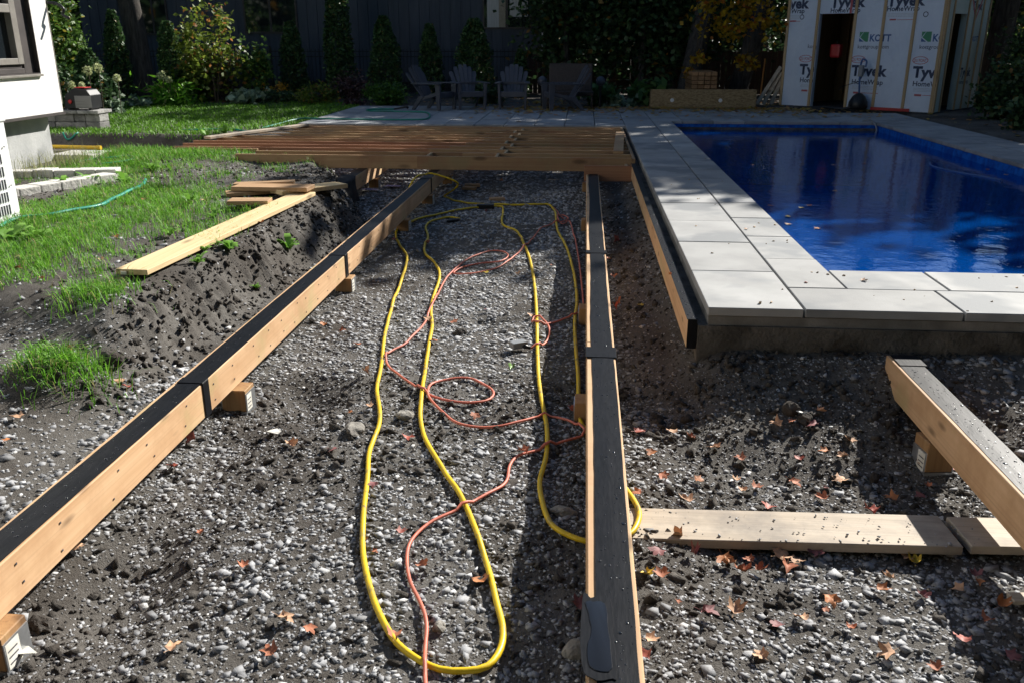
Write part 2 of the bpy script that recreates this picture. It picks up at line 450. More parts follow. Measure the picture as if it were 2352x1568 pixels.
DEADL = {
    'rust': mat('rust_leaf', (0.44, 0.17, 0.085), (0.32, 0.10, 0.05), 25, 0.7, rnd='object', amt=0.2),
    'tan': mat('tan_leaf', (0.58, 0.36, 0.22), (0.46, 0.26, 0.15), 25, 0.7, rnd='object', amt=0.15),
    'red': mat('red_leaf', (0.40, 0.11, 0.07), (0.28, 0.06, 0.045), 25, 0.6, rnd='object', amt=0.2),
    'yellow': mat('yellow_leaf', (0.66, 0.48, 0.05), (0.52, 0.34, 0.04), 25, 0.6, rnd='object', amt=0.1),
    'orange': mat('orange_leaf', (0.48, 0.19, 0.06), (0.36, 0.13, 0.05), 25, 0.65, rnd='object', amt=0.15),
    'plum': mat('plum_leaf', (0.26, 0.10, 0.095), (0.19, 0.065, 0.07), 25, 0.65, rnd='object', amt=0.15),
    'green': mat('green_leaf', (0.14, 0.30, 0.04), (0.10, 0.22, 0.03), 20, 0.5),
}
def glass_material():
    m, nt, out = _new('window_glass')
    b = _bsdf(nt, (0.012, 0.016, 0.019), 0.03, 0.6)
    nt.links.new(b.outputs[0], out.inputs[0]); return m
GLASS = glass_material()
def water_material():
    m, nt, out = _new('pool_water')
    vec = _coords(nt, 'Object', (1, 1.0, 1), shift=False)
    h = _noise(nt, vec, 5.5, 4, 0.55)
    tr = nt.nodes.new('ShaderNodeBsdfTransparent'); tr.inputs[0].default_value = (0.80, 0.92, 1.0, 1)
    gl = nt.nodes.new('ShaderNodeBsdfGlossy'); gl.inputs['Roughness'].default_value = 0.03
    gl.inputs[0].default_value = (0.78, 0.87, 1, 1)
    fr = nt.nodes.new('ShaderNodeFresnel'); fr.inputs['IOR'].default_value = 1.30
    bp = nt.nodes.new('ShaderNodeBump'); bp.inputs['Strength'].default_value = 0.13; bp.inputs['Distance'].default_value = 0.03
    nt.links.new(h, bp.inputs['Height'])
    nt.links.new(bp.outputs[0], gl.inputs['Normal']); nt.links.new(bp.outputs[0], fr.inputs['Normal'])
    df = nt.nodes.new('ShaderNodeBsdfDiffuse'); df.inputs[0].default_value = (0.0, 0.15, 0.72, 1)     # light scattered back by the water itself
    body = nt.nodes.new('ShaderNodeMixShader'); body.inputs[0].default_value = 0.28
    nt.links.new(tr.outputs[0], body.inputs[1]); nt.links.new(df.outputs[0], body.inputs[2])
    mx = nt.nodes.new('ShaderNodeMixShader')
    nt.links.new(fr.outputs[0], mx.inputs[0]); nt.links.new(body.outputs[0], mx.inputs[1]); nt.links.new(gl.outputs[0], mx.inputs[2])
    nt.links.new(mx.outputs[0], out.inputs[0]); return m
WATER = water_material()
LINER = mat('blue_vinyl_liner', (0.001, 0.055, 0.34), (0.004, 0.13, 0.54), 9, 0.5, 0, spec=0.3, lo=0.42, hi=0.58, detail=6)
# ------------------------------------------------------------------ terrain
def ground_h(X, Y, detail=True):
    X = np.asarray(X, float); Y = np.asarray(Y, float)
    n1 = fbm(X * 0.9, Y * 0.9, 3, 4) - 0.47
    n2 = fbm(X * 3.3, Y * 3.3, 9, 3) - 0.43
    # yard level
    top = -0.12 + 0.05 * n1 + 0.06 * sst(9, 14, Y) + 0.02 * n2
    # left trench edge
    crest = -2.72 + 0.35 * (fbm(Y * 1.1, Y * 0.3 + 5, 21, 4) - 0.47) - 0.9 * sst(9.6, 12.4, Y) - 0.6 * sst(12.4, 14, Y)
    low = -0.53 + 0.05 * n1 + 0.05 * n2
    wall = sst(-0.20, 0.24, X - crest)
    # near the camera the bank gives way to a lower gravel shelf
    shelf = -0.30 + 0.07 * n1 + 0.05 * n2 - 0.18 * sst(-3.4, -2.3, X)
    near = 1 - sst(4.55, 5.25, Y + 0.5 * n1 + 0.4 * (X + 3))
    left = top * (1 - wall) + low * wall
    left = left * (1 - near) + (shelf * (1 - sst(-2.35, -1.75, X)) + low * sst(-2.35, -1.75, X)) * near
    h = left
    # sod lump with the grass clump
    h = h + 0.15 * np.exp(-(((X + 2.92) / 0.26) ** 2 + ((Y - 4.35) / 0.22) ** 2) ** 1.4)
    # soil mounds by the deck corner
    h = h - 0.09 * np.exp(-(((X + 4.3) / 0.7) ** 2 + ((Y - 11.7) / 0.8) ** 2)) + 0.05 * np.exp(-(((X + 4.0) / 0.6) ** 2 + ((Y - 10.4) / 0.5) ** 2)) + 0.03 * np.exp(-(((X + 5.6) / 0.9) ** 2 + ((Y - 11.9) / 0.6) ** 2))
    # dug ditch between house corner and lawn
    ditch = sst(12.75, 13.0, Y + 0.3 * n2) * (1 - sst(14.35, 14.5, Y + 0.25 * n2)) * sst(-10.2, -9.8, X) * (1 - sst(-4.6, -4.0, X))
    h = h - 0.34 * ditch
    lawn = sst(14.3, 14.5, Y) * (1 - sst(-5.3, -5.0, X))
    h = h * (1 - lawn) + (-0.03 + 0.03 * n1 + 0.0) * lawn
    # right side: towards the ledger and the pool footing
    r1 = sst(0.20, 0.85, X) * sst(4.6, 5.2, Y)
    h = h + r1 * (0.30 - 0.05 * n1)
    r2 = sst(0.35, 0.9, X) * (1 - sst(4.9, 5.2, Y))
    slope = sst(4.05, 4.98, Y + 0.35 * n1)
    h = h + r2 * (-0.07 * (1 - sst(3.9, 4.3, Y)) + 0.25 * slope * (1 - sst(4.6, 5.2, Y)))
    h = h + 0.16 * sst(1.85, 2.5, X) * (1 - sst(5.0, 5.3, Y)) * (1 - 0.95 * slope)
    h = h - 0.10 * np.exp(-(((X - 0.55) / 0.22) ** 2 + ((Y - 5.6) / 0.6) ** 2))
    # pits by the posts
    for (px, py, d, rx, ry) in ((-1.62, 4.75, 0.13, 0.22, 0.28), (-1.75, 2.75, 0.10, 0.2, 0.35), (0.5, 4.75, 0.06, .3, .3), (-0.65, 6.3, .05, .2, .15)):
        h = h - d * np.exp(-(((X - px) / rx) ** 2 + ((Y - py) / ry) ** 2))
    h = h + 0.03 * np.exp(-(((X - 1.0) / 0.3) ** 2 + ((Y - 4.5) / 0.16) ** 2))
    # under the deck and behind
    und = sst(15.6, 16.2, Y) * sst(-5.2, -4.9, X)
    h = h * (1 - und) + (-0.30) * und
    # everything far away: garden beds, side yard
    far = sst(20.9, 21.6, Y)
    h = h * (1 - far) + (0.0 + 0.06 * n1 + 0.03 * n2) * far
    rs = sst(6.7, 7.0, X) * (1 - far)
    h = h * (1 - rs) + (-0.02 + 0.08 * n1 + 0.05 * n2) * rs
    # beneath paving and pool
    pav = sst(0.86, 1.0, X) * (1 - sst(6.55, 6.75, X)) * sst(5.1, 5.3, Y) * (1 - sst(21.3, 21.6, Y))
    h = h * (1 - pav) + (-0.40) * pav
    pool = sst(1.25, 1.4, X) * (1 - sst(5.9, 6.05, X)) * sst(5.5, 5.65, Y) * (1 - sst(17.9, 18.1, Y))
    h = h * (1 - pool) + (-3.2) * pool
    if detail:
        rough = sst(0.05, 0.3, wall) * (1 - sst(0.7, 0.95, wall)) * (1 - near)
        c = np.abs(fbm(X * 7, Y * 7, 31, 4) - 0.47) * 1.6 - 0.14
        c2 = np.abs(fbm(X * 24, Y * 24, 41, 3) - 0.44) * 1.5 - 0.12
        inside = (1 - pool) * (1 - pav)
        fine = (1 - sst(12.5, 14, np.abs(Y))) * (1 - sst(6, 8, np.abs(X)))
        h = h + inside * fine * (c * (0.022 + 0.17 * rough) + c2 * (0.014 + 0.045 * rough))
    return h
def on_ground(x, y, z0=-0.4, lift=0.0):
    """where the line of sight through a photo pixel meets the terrain"""
    z = z0
    for _ in range(14):
        p = gp(x, y, z)
        z = 0.5 * z + 0.5 * float(ground_h(p[0], p[1]))
    p = gp(x, y, z); return Vector((p[0], p[1], float(ground_h(p[0], p[1])) + lift))
def gz(x, y): return float(ground_h(x, y))

def axis_coords(parts):
    c = [parts[0][0]]
    for (a, b, d) in parts:
        n = max(1, int(round((b - a) / d)))
        c += list(a + (b - a) * (np.arange(1, n + 1) / n))
    return np.array(c)
xs = axis_coords([(-260, -60, 40), (-60, -16, 4), (-16, -7, 0.3), (-7, -4.4, 0.06), (-4.4, 3.2, 0.025), (3.2, 7.2, 0.12), (7.2, 16, 0.4), (16, 60, 4), (60, 260, 40)])
ys = axis_coords([(-160, -20, 28), (-20, 0, 2), (0, 1.6, 0.1), (1.6, 7.2, 0.025), (7.2, 12.6, 0.045), (12.6, 16.5, 0.1), (16.5, 24, 0.3), (24, 40, 1.6), (40, 80, 8), (80, 400, 40)])
GX, GY = np.meshgrid(xs, ys)
GZ = ground_h(GX, GY)
nx, ny = len(xs), len(ys)
me = bpy.data.meshes.new('ground')
V = np.stack([GX.ravel(), GY.ravel(), GZ.ravel()], 1).astype(np.float32)
idx = np.arange(nx * ny).reshape(ny, nx)
Q = np.stack([idx[:-1, :-1].ravel(), idx[:-1, 1:].ravel(), idx[1:, 1:].ravel(), idx[1:, :-1].ravel()], 1).astype(np.int32)
def raw_mesh(me, V, Q, smooth=True):
    k = Q.shape[1]
    me.vertices.add(len(V)); me.vertices.foreach_set('co', np.ascontiguousarray(V, dtype=np.float32).ravel())
    me.loops.add(Q.size); me.loops.foreach_set('vertex_index', np.ascontiguousarray(Q, dtype=np.int32).ravel())
    me.polygons.add(len(Q)); me.polygons.foreach_set('loop_start', np.arange(0, Q.size, k, dtype=np.int32))
    me.polygons.foreach_set('loop_total', np.full(len(Q), k, dtype=np.int32))
    if smooth: me.polygons.foreach_set('use_smooth', np.ones(len(Q), dtype=bool))
    me.update(calc_edges=True)
    return me
raw_mesh(me, V, Q)
ground = struct(link('ground', me, SOIL))
ground['label'] = 'dark excavated soil and yard ground around the deck and pool'

# ------------------------------------------------------------------ gravel
def angular(k):
    """broken stone: hull of a jittered, skewed block with a corner or two knocked off"""
    bm = bmesh.new()
    pts = np.array([(a, b, c) for a in (-1, 1) for b in (-1, 1) for c in (-1, 1)], float)
    pts += rng.uniform(-0.42, 0.42, (8, 3))
    pts[rng.integers(0, 8)] *= 0.45
    pts[:, 0] += pts[:, 2] * rng.uniform(-0.35, 0.35)
    pts *= np.array([0.86, 0.48 + 0.26 * rng.random(), 0.30 + 0.24 * rng.random()])
    for p in pts: bm.verts.new(p)
    r = bmesh.ops.convex_hull(bm, input=bm.verts[:])
    bmesh.ops.delete(bm, geom=[g for g in r['geom_interior'] if isinstance(g, bmesh.types.BMVert)], context='VERTS')
    bmesh.ops.triangulate(bm, faces=bm.faces[:])
    bm.verts.index_update()
    v = np.array([v.co[:] for v in bm.verts]); f = np.array([[q.index for q in t.verts] for t in bm.faces], dtype=np.int32)
    bm.free(); return v, f
STONES = [angular(k) for k in range(18)]
def scatter_stones(P, size, sink=0.25, tilt=0.5):
    n = len(P)
    a = rng.random(n) * 2 * np.pi; b = (rng.random(n) - 0.5) * 2 * tilt; c = (rng.random(n) - 0.5) * 2 * tilt
    ca, sa, cb, sb, cc, sc = np.cos(a), np.sin(a), np.cos(b), np.sin(b), np.cos(c), np.sin(c)
    z = np.zeros(n); o = np.ones(n)
    Rz = np.stack([np.stack([ca, -sa, z], 1), np.stack([sa, ca, z], 1), np.stack([z, z, o], 1)], 1)
    Rx = np.stack([np.stack([o, z, z], 1), np.stack([z, cb, -sb], 1), np.stack([z, sb, cb], 1)], 1)
    Ry = np.stack([np.stack([cc, z, sc], 1), np.stack([z, o, z], 1), np.stack([-sc, z, cc], 1)], 1)
    R = Rz @ Rx @ Ry
    t = rng.integers(0, len(STONES), n); VV = []; FF = []; base = 0
    for k, (sv, sf) in enumerate(STONES):
        q = np.where(t == k)[0]
        if len(q) == 0: continue
        v = np.einsum('nij,kj->nki', R[q], sv) * size[q][:, None, None] + P[q][:, None, :]
        v[:, :, 2] += (size[q] * (0.45 - sink))[:, None]
        VV.append(v.reshape(-1, 3)); FF.append((sf[None] + (np.arange(len(q)) * len(sv))[:, None, None]).reshape(-1, 3) + base)
        base += len(q) * len(sv)
    return np.concatenate(VV), np.concatenate(FF)
def gravel_mask(X, Y):
    """1 where clean stone lies, 0 on bare soil"""
    m = sst(0.42, 0.52, fbm(X * 1.3, Y * 1.0, 57, 4) + 0.01)
    m = m * 0.80 + 0.20 * sst(0.35, 0.6, fbm(X * 4, Y * 4, 58, 3))
    return m
def sample(x0, x1, y0, y1, dens):
    n = int((x1 - x0) * (y1 - y0) * dens)
    return x0 + (x1 - x0) * rng.random(n), y0 + (y1 - y0) * rng.random(n)
PX = []; PY = []; PS = []
for (x0, x1, y0, y1, dens, s0, base) in (
        (-2.3, 0.75, 1.9, 5.6, 1600, 0.0096, 0.18), (0.75, 2.0, 1.9, 4.9, 1600, 0.0100, 0.18), (2.0, 3.4, 2.6, 4.9, 1200, 0.0125, 0.4),
        (-4.6, -2.2, 2.2, 5.3, 1200, 0.0125, 0.3), (-2.3, 0.75, 5.6, 8.8, 1300, 0.0110, 0.24), (-3.0, 0.75, 8.8, 12.4, 800, 0.0155, 0.5), (-4.2, 0.6, 12.4, 16.0, 260, 0.026, 0.5)):
    x, y = sample(x0, x1, y0, y1, dens)
    m = base + (1 - base) * gravel_mask(x, y)
    # less stone on the steep bank
    hx = (ground_h(x + 0.1, y, False) - ground_h(x - 0.1, y, False)) / 0.2
    hy = (ground_h(x, y + 0.1, False) - ground_h(x, y - 0.1, False)) / 0.2
    m = m * (1 - 0.85 * sst(0.22, 0.45, np.hypot(hx, hy)))
    k = rng.random(len(x)) < m
    x, y = x[k], y[k]
    PX.append(x); PY.append(y)
    PS.append(s0 * np.exp(rng.normal(-0.05, 0.42, len(x))))
# fine chips between the stones
for (x0, x1, y0, y1, dens, s0) in ((-2.3, 2.4, 1.9, 4.9, 1700, 0.0050), (-4.4, -2.2, 2.4, 5.2, 700, 0.006), (-2.3, 0.7, 4.9, 8.0, 700, 0.0065)):
    x, y = sample(x0, x1, y0, y1, dens)
    PX.append(x); PY.append(y); PS.append(s0 * np.exp(rng.normal(0, 0.3, len(x))))
# sparse stones elsewhere on the left yard
x, y = sample(-6.5, -2.4, 4.8, 13.0, 90)
PX.append(x); PY.append(y); PS.append(0.011 * np.exp(rng.normal(0, 0.4, len(x))))
PX = np.concatenate(PX); PY = np.concatenate(PY); PS = np.clip(np.concatenate(PS), 0.004, 0.027)
P = np.stack([PX, PY, ground_h(PX, PY)], 1)
V, F = scatter_stones(P, PS, 0.50, 0.28)
gm = bpy.data.meshes.new('gravel')
raw_mesh(gm, V, F, smooth=False)
stuff(link('gravel', gm, GRAVEL), 'grey crushed stone gravel strewn over the trench floor', 'gravel')
# soil clods on bank and bare patches
x1_, y1_ = sample(-3.6, -2.0, 4.2, 11.5, 900)
hx = (ground_h(x1_ + 0.1, y1_, False) - ground_h(x1_ - 0.1, y1_, False)) / 0.2
k = rng.random(len(x1_)) < (0.15 + 0.85 * sst(0.2, 0.5, np.abs(hx)))
x1_, y1_ = x1_[k], y1_[k]
x2_, y2_ = sample(-2.3, 2.6, 1.9, 5.0, 420)
k = rng.random(len(x2_)) < 1 - 0.75 * gravel_mask(x2_, y2_)
x2_, y2_ = x2_[k], y2_[k]
x5_, y5_ = sample(-2.2, 2.4, 1.9, 5.2, 1500)
k = rng.random(len(x5_)) < 1 - 0.6 * gravel_mask(x5_, y5_); x5_, y5_ = x5_[k], y5_[k]
x3_, y3_ = sample(-6.2, -3.0, 8.5, 13.0, 160)
x4_, y4_ = sample(0.25, 2.2, 4.2, 11.0, 260)
X_ = np.concatenate([x1_, x2_, x3_, x4_, x5_]); Y_ = np.concatenate([y1_, y2_, y3_, y4_, y5_])
S_ = np.clip(0.011 * np.exp(rng.normal(0, 0.5, len(X_))), 0.004, 0.034)
S_[:len(x1_)] = np.clip(S_[:len(x1_)] * 0.95, 0.004, 0.030)
S_[-len(x5_):] = 0.0045 * np.exp(rng.normal(0, 0.35, len(x5_)))
V, F = scatter_stones(np.stack([X_, Y_, ground_h(X_, Y_)], 1), S_, 0.42, 1.5)
cm = bpy.data.meshes.new('soil_clods'); raw_mesh(cm, V, F, smooth=False)
stuff(link('soil_clods', cm, CLOD), 'crumbly dark soil clods on the trench bank and floor', 'soil')
# ------------------------------------------------------------------ pool and paving
PXL, PXR, PYN, PYF = 1.68, 5.52, 5.92, 17.45         # pool opening
patio = thing('patio', 'grey concrete paver patio and pool coping', 'patio', (0.75, 4.96, 0))
patio['kind'] = 'structure'; del patio['category']
def slab(x0, x1, y0, y1, m, zt=0.0, th=0.052, gap=0.006):
    b = MB().box(x0 + gap, x1 - gap, y0 + gap, y1 - gap, zt - th, zt)
    return b.build('paver', m, patio, bevel=0.004, seg=1)
def jz(): return random.uniform(-0.0025, 0.0015)
XO, XS = 0.75, 1.31                                   # outer edge and seam of the left strip
YO, YS = 4.96, 5.44
# corner slab and outer left row
yy = [4.96, 5.84, 6.74, 7.58, 8.46, 9.30, 10.18, 11.04, 11.9, 12.78, 13.64, 14.52, 15.4, 16.28]
for a, b in zip(yy[:-1], yy[1:]): slab(XO, XS, a, b, PAVER, jz())
yi = [5.44, 6.22, 6.98, 7.74, 8.5, 9.26, 10.02, 10.78, 11.54, 12.3, 13.06, 13.82, 14.58, 15.34, 16.1, 16.86, 17.45]
for a, b in zip(yi[:-1], yi[1:]): slab(XS, PXL, a, b, PAVER, jz())
# front rows
xo = [XS, 2.21, 3.1, 3.99, 4.88, 5.77, 6.6]
for a, b in zip(xo[:-1], xo[1:]): slab(a, b, YO, YS, PAVER, jz())
xi = [PXL, 2.31, 3.2, 4.09, 4.98, PXR]
for a, b in zip(xi[:-1], xi[1:]): slab(a, b, YS, PYN, PAVER, jz())
# right strip
yr = [YS] + [6.3 + 0.88 * i for i in range(13)] + [17.45]
for a, b in zip(yr[:-1], yr[1:]): slab(PXR, 6.10, a, b, PATIOP, jz()); slab(6.10, 6.62, a, b, PATIOP, jz())
# rear strip and patio field
xr = [XS] + list(np.arange(1.9, 6.7, 0.59)) + [6.62]
for a, b in zip(xr[:-1], xr[1:]):
    for c, d in ((17.45, 18.0), (18.0, 18.88), (18.88, 19.76)):
        slab(a, b, c, d, PATIOP, jz())
xp = [XS - 0.555 * i for i in range(13)][::-1]
yp = [16.36, 16.9, 17.78, 18.66, 19.54, 20.42, 21.05]
for r_, (c, d) in enumerate(zip(yp[:-1], yp[1:])):
    for a, b in zip(xp[:-1], xp[1:]):
        if d < 16.95 and a > 0.7: continue
        slab(a, b, c, d, PATIOP, jz())
slab(XO, XS, 16.28, 16.9, PATIOP, jz())
xq = [XS + 0.59 * i for i in range(10)]
for a, b in zip(xq[:-1], xq[1:]):
    if a < 4.3: slab(a, b, 19.76, 20.6, PATIOP, jz())
# bedding and footing below the slabs
bed = MB()
bed.box(XO + 0.012, PXL - 0.02, YO + 0.015, 17.4, -0.115, -0.056)
bed.box(PXL - 0.02, 6.58, YO + 0.015, PYN - 0.02, -0.115, -0.056)
bed.box(PXR + 0.02, 6.58, PYN - 0.02, 17.4, -0.115, -0.056)
bed.box(XO + 0.012, 6.58, 17.47, 20.5, -0.115, -0.056)
bed.box(-5.33, XO + 0.012, 16.38, 21.03, -0.115, -0.056)
bed.build('bedding', MORTAR, patio)
ft = MB()
ft.box(0.705, PXL - 0.04, YO - 0.005, 17.4, -1.2, -0.112)
ft.box(PXL - 0.04, 6.6, YO - 0.005, PYN - 0.04, -1.2, -0.112)
ft.box(PXR + 0.04, 6.6, PYN - 0.04, 17.4, -1.2, -0.112)
ft.box(0.705, 6.6, 17.4, 20.4, -1.2, -0.112)
ft.box(-5.32, 0.705, 16.42, 21.0, -0.6, -0.112)
ft.build('footing', ROUGHC, patio)
# pool shell
shell = MB(); d = -1.35
x0, x1, y0, y1 = PXL - 0.005, PXR + 0.005, PYN - 0.005, PYF + 0.005
shell.add([(x0, y0, d), (x1, y0, d), (x1, y1, d), (x0, y1, d), (x0, y0, -0.055), (x1, y0, -0.055), (x1, y1, -0.055), (x0, y1, -0.055)],
          [(0, 1, 2, 3), (0, 4, 5, 1), (1, 5, 6, 2), (2, 6, 7, 3), (3, 7, 4, 0)])
po = struct(shell.build('pool_shell', LINER)); po['label'] = 'blue vinyl lined swimming pool basin'
wv = axis_coords([(x0 + 0.002, x1 - 0.002, 0.06)]); wy = axis_coords([(y0 + 0.002, y1 - 0.002, 0.06)])
WX, WY = np.meshgrid(wv, wy)
WZ = -0.155 + 0.0016 * (fbm(WX * 2.5, WY * 2.2, 77, 3) - 0.45)
ii = np.arange(WX.size).reshape(WX.shape)
wm = bpy.data.meshes.new('pool_water')
raw_mesh(wm, np.stack([WX.ravel(), WY.ravel(), WZ.ravel()], 1), np.stack([ii[:-1, :-1].ravel(), ii[:-1, 1:].ravel(), ii[1:, 1:].ravel(), ii[1:, :-1].ravel()], 1))
wo_ = struct(link('pool_water', wm, WATER)); wo_['label'] = 'rippled dark blue water in the swimming pool'

# ------------------------------------------------------------------ deck beams
BT = -0.21; BD = 0.186
def drops_mesh(spots, z):
    V = []; F = []
    prof = ((1.0, 0.0), (0.93, 0.42), (0.62, 0.80), (0.0, 1.0))
    seg = 9
    for (x, y, r, e, h) in spots:
        n = len(V)
        for (rr, hh) in prof[:-1]:
            for k in range(seg):
                a = 2 * math.pi * k / seg
                V.append((x + r * rr * math.cos(a), y + r * rr * e * math.sin(a), z + hh * h))
        V.append((x, y, z + h))
        for i in range(2):
            for k in range(seg):
                k2 = (k + 1) % seg
                F.append((n + i * seg + k, n + i * seg + k2, n + (i + 1) * seg + k2, n + (i + 1) * seg + k))
        for k in range(seg):
            F.append((n + 2 * seg + k, n + 2 * seg + (k + 1) % seg, n + 3 * seg))
    return V, F
def beam(label, x0, x1, y0, y1, joints, straps, tape_in=(0.034, 0.014), ndrops=0, tape_end=0.0, ydrop=(2, 6)):
    t = thing('deck_beam', label, 'beam', ((x0 + x1) / 2, y0, BT - BD), 'built-up deck beams on posts')
    n = 3; w = (x1 - x0) / n
    for i in range(n):
        ys_ = [y0] + [j for j in joints[i] if y0 < j < y1] + [y1]
        for a, b in zip(ys_[:-1], ys_[1:]):
            dz = random.uniform(-0.002, 0.002)
            MB().box(x0 + i * w + 0.0008, x0 + (i + 1) * w - 0.0008, a + 0.002, b - 0.002, BT - BD + dz, BT + dz).build('ply', BEAMW, t, bevel=0.004, seg=1)
    # membrane strip: a slightly wavy sheet with thickness
    yv = np.arange(y0, y1 + 0.01, 0.12)
    m = MB(); a0, a1 = x0 + tape_in[0], x1 - tape_in[1]
    V = []; F = []
    for j, yq in enumerate(yv):
        e0 = 0.004 * math.sin(yq * 2.1) + random.uniform(-0.0015, 0.0015); e1 = 0.003 * math.sin(yq * 1.7 + 1) + random.uniform(-0.0015, 0.0015)
        for (xx, zz) in ((a0 + e0, 0.0022), (a0 + e0, 0.0042), ((a0 + a1) / 2, 0.0050 + random.uniform(-0.0006, 0.0006)), (a1 + e1, 0.0042), (a1 + e1, 0.0022)):
            V.append((xx, yq, BT + zz))
    for j in range(len(yv) - 1):
        for k in range(4):
            F.append((j * 5 + k, (j + 1) * 5 + k, (j + 1) * 5 + k + 1, j * 5 + k + 1))
    m.add(V, F)
    tp = m.build('tape', TAPE, t, smooth=False)
    for (ys0, wd, side) in straps:
        s = MB()
        g = 0.006
        hx0 = x0 - g if side in ('l', 'b') else a0
        hx1 = x1 + g
        s.box(hx0, hx1, ys0, ys0 + wd, BT + 0.0048, BT + 0.0088)
        drop = BD + 0.004 if wd < 0.10 and side == 'r' else 0.03
        s.box(x1 + g - 0.003, x1 + g, ys0 + 0.001, ys0 + wd - 0.001, BT - drop, BT + 0.0045)
        if side in ('l', 'b'):
            s.box(x0 - g, x0 - g + 0.003, ys0 + 0.001, ys0 + wd - 0.001, BT - 0.05, BT + 0.0045)
        s.build('strap', TAPE, t, bevel=0.001, seg=1)
    nh = MB(); yq = y0 + 0.1
    while yq < y1 and yq < 9:
        for zz in (BT - 0.04, BT - 0.14):
            zz += random.uniform(-.012, .012); yy_ = yq + random.uniform(-.05, .05)
            if not any(s_[0] - .01 < yy_ < s_[0] + s_[1] + .01 for s_ in straps): nh.box(x1 + 0.0012, x1 + 0.003, yy_ - .004, yy_ + .004, zz - .004, zz + .004)
        yq += random.uniform(0.22, 0.40)
    if nh.v: nh.build('nail_heads', INK, t)['kind'] = 'stuff'
    if ndrops:
        sp = []
        for _ in range(ndrops):
            yq = ydrop[0] + (ydrop[1] - ydrop[0]) * random.random() ** 1.2
            xq = random.uniform(a0 + 0.012, a1 - 0.012)
            r = min(0.010, 0.0024 * math.exp(random.gauss(0.0, 0.5)))
            sp.append((xq, yq, r, random.uniform(0.8, 1.3), min(0.0032, r * 0.42)))
        V, F = drops_mesh(sp, BT + 0.0046)
        o = MB().add(V, F).build('rain_drops', DROP, t, smooth=True); o['kind'] = 'stuff'
    return t
beam('long left deck beam of doubled lumber with black tape strip, nearest the earth bank', -2.10, -1.945, 1.75, 16.1,
     ([4.9, 9.5], [6.9, 11.6], [4.10, 6.95, 11.2]), ((4.06, 0.075, 'r'), (6.9, 0.085, 'r'), (11.15, 0.05, 'r')), (0.022, 0.006), 420, ydrop=(2.2, 8.5))
beam('straight middle deck beam with black tape and rain drops running from the camera to the deck', 0.05, 0.212, 1.55, 16.1,
     ([4.9, 9.5], [7.2], [4.75, 10.2]), ((4.62, 0.17, 'b'), (7.15, 0.1, 'b')), (0.030, 0.012), 520, ydrop=(1.8, 8.0))
beam('short right deck beam resting on a post, its far end beside the pool coping', 1.745, 1.90, 1.7, 4.80,
     ([], [], []), ((4.62, 0.17, 'x'),), (0.016, 0.012), 330, ydrop=(2.6, 4.6))
beam('short deck beam at far left under black fabric, running beneath the deck', -3.12, -2.965, 9.5, 16.1, ([], [], []), (), (0.02, 0.01), 0)
# torn tape patch folded over the near end of the middle beam, with a puddle on it
def closed(P, z, n=3):
    out = []; m_ = len(P)
    for i in range(m_):
        p0, p1, p2, p3 = [Vector((P[(i + q) % m_][0], P[(i + q) % m_][1], 0)) for q in (-1, 0, 1, 2)]
        for k in range(n):
            u = k / n; p = 0.5 * ((2 * p1) + (p2 - p0) * u + (2 * p0 - 5 * p1 + 4 * p2 - p3) * u * u + (3 * p1 - p0 - 3 * p2 + p3) * u ** 3)
            out.append((p.x + random.uniform(-.0022, .0022), p.y + random.uniform(-.004, .004), z))
    return out
PUDDLE = mat('puddle_water', (0.010, 0.011, 0.013), None, rough=0.04, spec=0.5)
t = thing('tape_patch', 'torn black tape patch with a puddle on the near end of the middle beam', 'tape', (0.10, 2.1, BT + 0.006))
pts = [(0.032, 2.06), (0.034, 2.36), (0.048, 2.40), (0.062, 2.375), (0.125, 2.375), (0.128, 2.2), (0.134, 2.02), (0.11, 2.0), (0.06, 2.0)]
MB().prism(closed(pts, BT + 0.0065), (0, 0, 0.003)).build('sheet', TAPE, t, bevel=0.001, seg=1)
MB().box(0.034, 0.037, 2.03, 2.34, BT - 0.06, BT + 0.0065).build('fold', TAPE, t)
pp = [(0.045, 2.345), (0.07, 2.352), (0.105, 2.345), (0.113, 2.25), (0.119, 2.13), (0.12, 2.04), (0.085, 2.03), (0.058, 2.05), (0.05, 2.12), (0.06, 2.2), (0.058, 2.26)]
MB().prism(closed(pp, BT + 0.0096), (0, 0, 0.0024)).build('puddle', PUDDLE, t, bevel=0.0014, seg=3, smooth=True)

# ledger along the coping
lt = thing('ledger_board', 'ledger board with black tape fixed along the side of the pool coping', 'ledger', (0.66, 4.98, -0.28))
MB().box(0.645, 0.685, 4.985, 11.86, -0.262, -0.083).build('board', BEAMW, lt, bevel=0.003, seg=1)
MB().box(0.640, 0.700, 4.975, 11.85, -0.0825, -0.0795).build('tape', TAPE, lt)
MB().box(0.6452, 0.70, 4.9765, 4.9845, -0.262, -0.084).build('end_flap', TAPE, lt)
sp = [(random.uniform(0.648, 0.695), random.uniform(5.0, 9), 0.0028 * math.exp(random.gauss(0, .45)), 1.0, 0.002) for _ in range(260)]
V, F = drops_mesh(sp, -0.0798); MB().add(V, F).build('rain_drops', DROP, lt, smooth=True)['kind'] = 'stuff'

